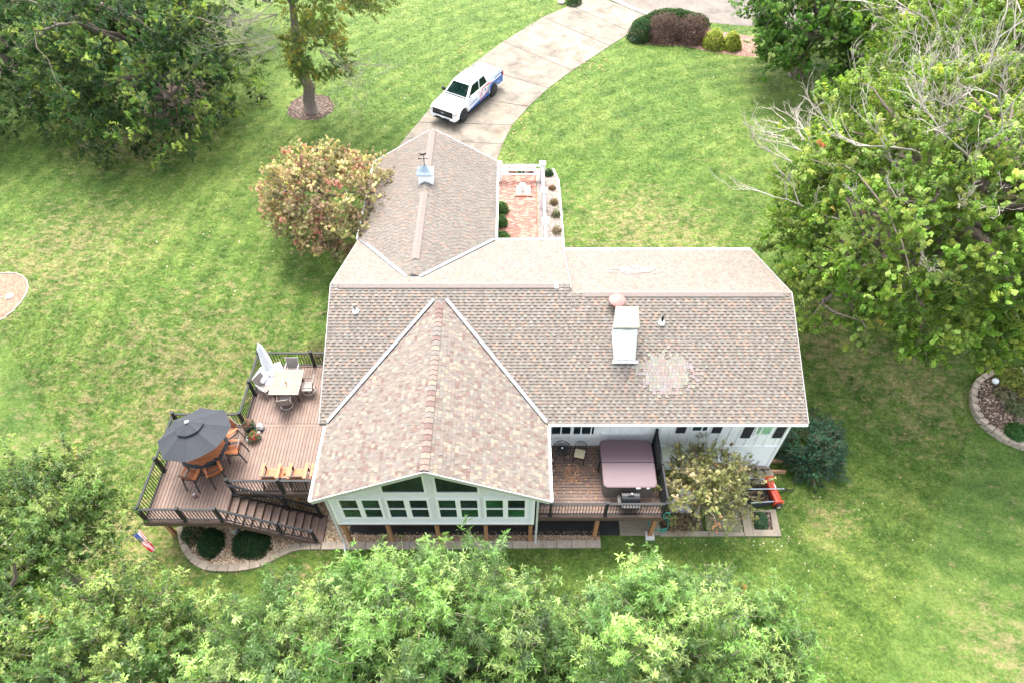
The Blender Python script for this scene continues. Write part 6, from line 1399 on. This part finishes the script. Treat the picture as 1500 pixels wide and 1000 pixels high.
mb = MB(); mb.box((-2.88, -.84, 1.335), (-1.2, .84, 1.35)); build('bed_cover', mb, M('cover_white', (.72, .73, .76), .45, .03, 4), tr)
for sy in (-1, 1): piece('bed_rail', TB_, (-2.05, sy * .90, 1.345), (1.74, .05, .03), tr)
piece('tailgate_cap', TB_, (-2.92, 0, 1.335), (.05, 1.8, .04), tr)
# cab
cb_, ct_ = [(1.38, .90), (1.38, -.90), (-1.2, -.90), (-1.2, .90)], [(.60, .70), (.60, -.70), (-1.02, -.70), (-1.02, .70)]
mb = MB(); zb_, zt_ = 1.29, 1.90
V = [(x, y, zb_) for x, y in cb_] + [(x, y, zt_ - .05) for x, y in ct_] + [(x * .92 if x > 0 else x * .96, y * .92, zt_) for x, y in ct_]
mb.v = V; mb.f = [(0, 1, 5, 4), (1, 2, 6, 5), (2, 3, 7, 6), (3, 0, 4, 7), (4, 5, 9, 8), (5, 6, 10, 9), (6, 7, 11, 10), (7, 4, 8, 11), (8, 9, 10, 11)]; mb.c = [None] * 9
build('cab', mb, TW, tr, bevel=.07)
for sy in (-1, 1): piece('hood_crease', M('seam_grey', (.25, .26, .28), .4), (2.05, sy * .55, 1.262), (1.25, .02, .012), tr, rot=(0, R(5), 0)); piece('wiper', BLACK, (1.28, sy * .35, 1.36), (.04, .5, .02), tr, rot=(0, 0, sy * .12)); piece('roof_seam', MATS['seam_grey'], (-.2, sy * .60, 1.905), (1.3, .015, .01), tr)
piece('cowl', BLACK, (1.42, 0, 1.305), (.12, 1.6, .03), tr)
def quad_on(pts, mat, nm, off):
    pts = [Vector(p) for p in pts]; nn = (pts[1] - pts[0]).cross(pts[2] - pts[1]).normalized(); mb = MB(); o_ = nn * off; mb.prism([p + o_ * .1 for p in pts], o_); return build(nm, mb, mat, tr)
def on_cab(a, b, s, t): return lerp(lerp(Vector(V[a]), Vector(V[b]), s), lerp(Vector(V[a + 4]), Vector(V[b + 4]), s), t)
quad_on([on_cab(0, 1, .06, .08), on_cab(0, 1, .94, .08), on_cab(0, 1, .93, .93), on_cab(0, 1, .07, .93)], TG, 'windshield', .012 if (Vector(V[1]) - Vector(V[0])).cross(Vector(V[5]) - Vector(V[1])).x > 0 else -.012)
quad_on([on_cab(2, 3, .1, .2), on_cab(2, 3, .9, .2), on_cab(2, 3, .88, .9), on_cab(2, 3, .12, .9)], TG, 'rear_window', .012 if (Vector(V[3]) - Vector(V[2])).cross(Vector(V[7]) - Vector(V[3])).x < 0 else -.012)
for (a, b, sg, segs) in ((3, 0, 1, ((.07, .43), (.46, .93))), (1, 2, -1, ((.07, .54), (.57, .93)))):
    for s0, s1 in segs:
        P4 = [on_cab(a, b, s0, .06), on_cab(a, b, s1, .06), on_cab(a, b, s1 * .97 + (.0 if sg > 0 else 0), .88), on_cab(a, b, s0 + .02, .88)]; nn = (P4[1] - P4[0]).cross(P4[2] - P4[1]); quad_on(P4, TG, 'side_window', .01 if nn.y * sg > 0 else -.01)
# nose
piece('grille', BLACK, (2.945, 0, .86), (.05, 1.5, .34), tr, rot=(0, R(-8), 0)); piece('grille_bar', M('grille_grey', (.12, .12, .13), .4, metal=.5), (2.967, 0, .88), (.02, 1.25, .04), tr); piece('badge', M('badge', (.3, .33, .4), .3), (2.985, 0, .89), (.012, .2, .09), tr)
for sy in (-1, 1):
    hl = piece('headlight', M('lamp_glass', (.62, .62, .6), .15), (2.87, sy * .82, .92), (.12, .28, .20), tr, rot=(0, 0, sy * R(-14))); piece('marker_light', M('amber', (.8, .35, .05), .3), (2.80, sy * .94, .92), (.16, .06, .10), tr)
    piece('tail_light', M('tail_red', (.6, .015, .02), .25), (-2.90, sy * .93, 1.12), (.10, .12, .30), tr); piece('mirror', TW if sy > 0 else BLACK, (1.12, sy * 1.13, 1.36), (.12, .2, .20), tr); piece('mirror_arm', BLACK, (1.14, sy * .99, 1.32), (.06, .16, .05), tr); piece('running_board', BLACK, (.1, sy * .97, .36), (2.5, .12, .06), tr)
    piece('fog_lamp', BLACK, (2.955, sy * .62, .56), (.05, .2, .09), tr)
    piece('door_handle', TW, (.18, sy * .985, 1.10), (.18, .03, .03), tr); piece('door_handle', TW, (-.85, sy * .985, 1.10), (.18, .03, .03), tr)
    for xd in (1.22, .02, -1.0): piece('door_seam', BLACKP, (xd, sy * .979, .88), (.012, .006, .76), tr)
    for cx in (WXF, WXR):
        mb = MB(); mb.tube([(cx, sy * 1.01, .41), (cx, sy * .98, .41), (cx, sy * .75, .41), (cx, sy * .72, .41)], [.36, .41, .41, .36], 24); wh = build('wheel', mb, RUB, tr, smooth=False)
        mb = MB(); mb.tube([(cx, sy * 1.015, .41), (cx, sy * .90, .41)], .235, 20); build('rim', mb, BLACKP, wh)
        mb = MB()
        for k in range(6): a = k * math.pi / 3; mb.cbox((cx + .12 * math.cos(a), sy * 1.02, .41 + .12 * math.sin(a)), (.23, .02, .05), rot=Matrix.Rotation(-a, 3, 'Y'))
        build('spokes', mb, RIM, wh)
piece('front_bumper', TW, (2.93, 0, .58), (.16, 1.86, .18), tr); piece('lower_intake', BLACK, (3.0, 0, .52), (.03, 1.1, .12), tr); piece('license_plate', TRIM, (3.018, 0, .62), (.012, .3, .12), tr); piece('skid_plate', BLACKP, (2.9, 0, .42), (.14, 1.5, .1), tr)
piece('rear_bumper', BLACKP, (-2.96, 0, .55), (.12, 1.8, .2), tr); piece('tailgate', TB_, (-2.945, 0, .95), (.02, 1.6, .56), tr); piece('underbody', BLACKP, (0, 0, .38), (5.2, 1.5, .2), tr)
# side wrap: blue lower rear and a red roofed house mark
for sy in (-1, 1):
    def sp_(pts, mat, nm, lift): mb = MB(); mb.prism([(x, sy * (.981 + lift) * (1 - .06 * max(0, z - .95) / .4), z) for x, z in pts], (0, sy * .003, 0)); return build(nm, mb, mat, tr)
    sp_([(-2.90, .56), (-2.92, 1.24), (-2.0, 1.24), (-1.35, 1.05), (-1.18, .98), (-1.18, .6)] + [(x, z) for x, z in arch(WXR, .52)[1:8]] + [(-2.26, .56)], TB_, 'blue_wrap', .001)
    sp_([(1.35, .44), (1.35, .50), (.3, .62), (-.6, .66), (-1.12, .74), (-1.12, .44)], TB_, 'blue_wrap', .001)
    sp_([(-2.7, 1.08), (-1.5, 1.08), (-1.5, 1.17), (-2.7, 1.17)], TW, 'white_band', .006)
    sp_([(.05, .74), (-.42, 1.24), (-.95, 1.24), (-1.6, 1.10), (-1.6, 1.05), (-.95, 1.17), (-.46, 1.17), (-.02, .74)], RED, 'roof_graphic', .006)
    sp_([(.05, .55), (-.5, .66), (-1.05, .90), (-1.05, .85), (-.5, .60), (.05, .50)], RED, 'swoosh_graphic', .008)
    sp_([(-.22, .72), (-.27, .72), (-.27, .98), (-.22, .98)], TB_, 'wall_graphic', .006); sp_([(-1.02, .90), (-.97, .88), (-.97, 1.14), (-1.02, 1.14)], TB_, 'wall_graphic', .006)
    sp_([(.15 + .09 * math.sin(k * math.pi / 5) * (1 if k % 2 == 0 else .45), 1.12 + .09 * math.cos(k * math.pi / 5) * (1 if k % 2 == 0 else .45)) for k in range(10)], RED, 'star_graphic', .006)
    for dx_ in (0, .09):
        for dz_ in (0, .09): sp_([(-.58 - dx_, .90 + dz_), (-.65 - dx_, .90 + dz_), (-.65 - dx_, .97 + dz_), (-.58 - dx_, .97 + dz_)], TB_, 'window_graphic', .006)
    cu_ = bpy.data.curves.new('lettering', 'FONT'); cu_.body = 'US QUALITY\nCONSTRUCTION'; cu_.size = .13; cu_.align_x = 'CENTER'; cu_.extrude = .002
    to = bpy.data.objects.new('lettering', cu_); to.location = (.72, sy * .986, .86); to.rotation_euler = (R(90), 0, R(180) if sy > 0 else 0); sc.collection.objects.link(to)
    bpy.context.view_layer.update(); me_ = bpy.data.meshes.new_from_object(to.evaluated_get(bpy.context.evaluated_depsgraph_get())); bpy.data.objects.remove(to)
    to = bpy.data.objects.new('lettering', me_); to.location = (.72, sy * .988, .86); to.rotation_euler = (R(90), 0, R(180) if sy > 0 else 0); me_.materials.append(TB_) if not me_.materials else None; sc.collection.objects.link(to); to.parent = tr

# ------------------------------------------------------------ grass blades standing on the lawn (stuff: scattered tufts)
rng = np.random.default_rng(77)
N_ = 300000; yy_ = rng.uniform(5.5, 62, N_); hw = .40 + yy_ * .78 + 8; xx_ = rng.uniform(-1, 1, N_) * hw * .98
keepm = rng.random(N_) < np.clip(1.15 - (yy_ - 6) / 90, .4, 1)
def off_(poly):
    global keepm; keepm &= ~inpoly(xx_, yy_, [(p[0], p[1]) for p in poly])
off_([(WXW, 11.6), (WXE, 11.6), (WXE, 24.2), (WXW, 24.2)]); off_([(GW0, 24), (GW1, 24), (GW1, 31.2), (GW0, 31.2)]); off_([(x0, 24), (2.35, 24), (2.35, 35.1), (x0, 35.1)]); off_(bed); off_([(5.5, 12.0), (11.6, 12.0), (11.6, 15.3), (5.5, 15.3)])
off_(list(Lw) + list(reversed(Rw))); off_(road); off_([(q_.x, q_.y) for q_ in rb]); off_([(p_.x, p_.y) for p_ in hm])
for u_, v_, r_ in ((262, 150, 2.6), (455, 158, 1.6)):
    c_ = G(u_, v_); keepm &= ((xx_ - c_.x) ** 2 + (yy_ - c_.y) ** 2 > r_ * r_)
c_ = G(-12, 436); keepm &= ((xx_ - c_.x) ** 2 + (yy_ - c_.y) ** 2 > 1.85 ** 2)
xx_, yy_ = xx_[keepm], yy_[keepm]; n_ = len(xx_)
me = bpy.data.meshes.new('grass_tufts'); me.vertices.add(n_); me.vertices.foreach_set('co', np.stack([xx_, yy_, gz_np(xx_, yy_)], 1).astype(np.float32).ravel())
tufts = bpy.data.objects.new('grass_tufts', me); sc.collection.objects.link(tufts); stuff(tufts)
mb = MB(); rs = random.Random(4)
for k in range(9):
    a = rs.uniform(0, 6.28); r_ = rs.uniform(0, .07); cx1, cy1 = r_ * math.cos(a), r_ * math.sin(a); b_ = rs.uniform(0, 6.28); l_ = rs.uniform(.03, .075); w_ = .009
    px_, py_ = -math.sin(b_) * w_, math.cos(b_) * w_; mb.face([(cx1 - px_, cy1 - py_, 0), (cx1 + px_, cy1 + py_, 0), (cx1 + math.cos(b_) * l_, cy1 + math.sin(b_) * l_, rs.uniform(.02, .055))])
GM_ = lawn.data.materials[0].copy(); GM_.name = 'grass_blades'; t = GM_.node_tree; b = t.nodes['Principled BSDF']
lk = b.inputs['Base Color'].links[0].from_socket; oi = t.nodes.new('ShaderNodeObjectInfo'); c_ = mix(t, 1, lk, ramp(t, oi.outputs['Random'], [(0, (.6, .68, .6)), (.6, (1.15, 1.15, 1.1)), (1, (1.8, 1.55, 1.5))]), 'MULTIPLY'); t.links.new(c_, b.inputs['Base Color'])
for l_ in list(b.inputs['Normal'].links): t.links.remove(l_)
me2 = bpy.data.meshes.new('tuft_blades'); me2.from_pydata(mb.v, [], mb.f); me2.materials.append(GM_); bl = bpy.data.objects.new('tuft_source', me2)
ng = bpy.data.node_groups.new('scatter_tufts', 'GeometryNodeTree'); ng.interface.new_socket('Geometry', in_out='INPUT', socket_type='NodeSocketGeometry'); ng.interface.new_socket('Geometry', in_out='OUTPUT', socket_type='NodeSocketGeometry')
gi = ng.nodes.new('NodeGroupInput'); go = ng.nodes.new('NodeGroupOutput'); ip = ng.nodes.new('GeometryNodeInstanceOnPoints'); ob = ng.nodes.new('GeometryNodeObjectInfo'); ob.inputs[0].default_value = bl
rv = ng.nodes.new('FunctionNodeRandomValue'); rv.data_type = 'FLOAT_VECTOR'; rv.inputs[0].default_value = (-.15, -.15, 0); rv.inputs[1].default_value = (.15, .15, 6.28)
rs_ = ng.nodes.new('FunctionNodeRandomValue'); rs_.data_type = 'FLOAT'; rs_.inputs[2].default_value = .7; rs_.inputs[3].default_value = 1.5
ng.links.new(gi.outputs[0], ip.inputs['Points']); ng.links.new(ob.outputs['Geometry'], ip.inputs['Instance']); ng.links.new(rv.outputs[0], ip.inputs['Rotation']); ng.links.new(rs_.outputs[1], ip.inputs['Scale']); ng.links.new(ip.outputs[0], go.inputs[0])
md = tufts.modifiers.new('scatter', 'NODES'); md.node_group = ng
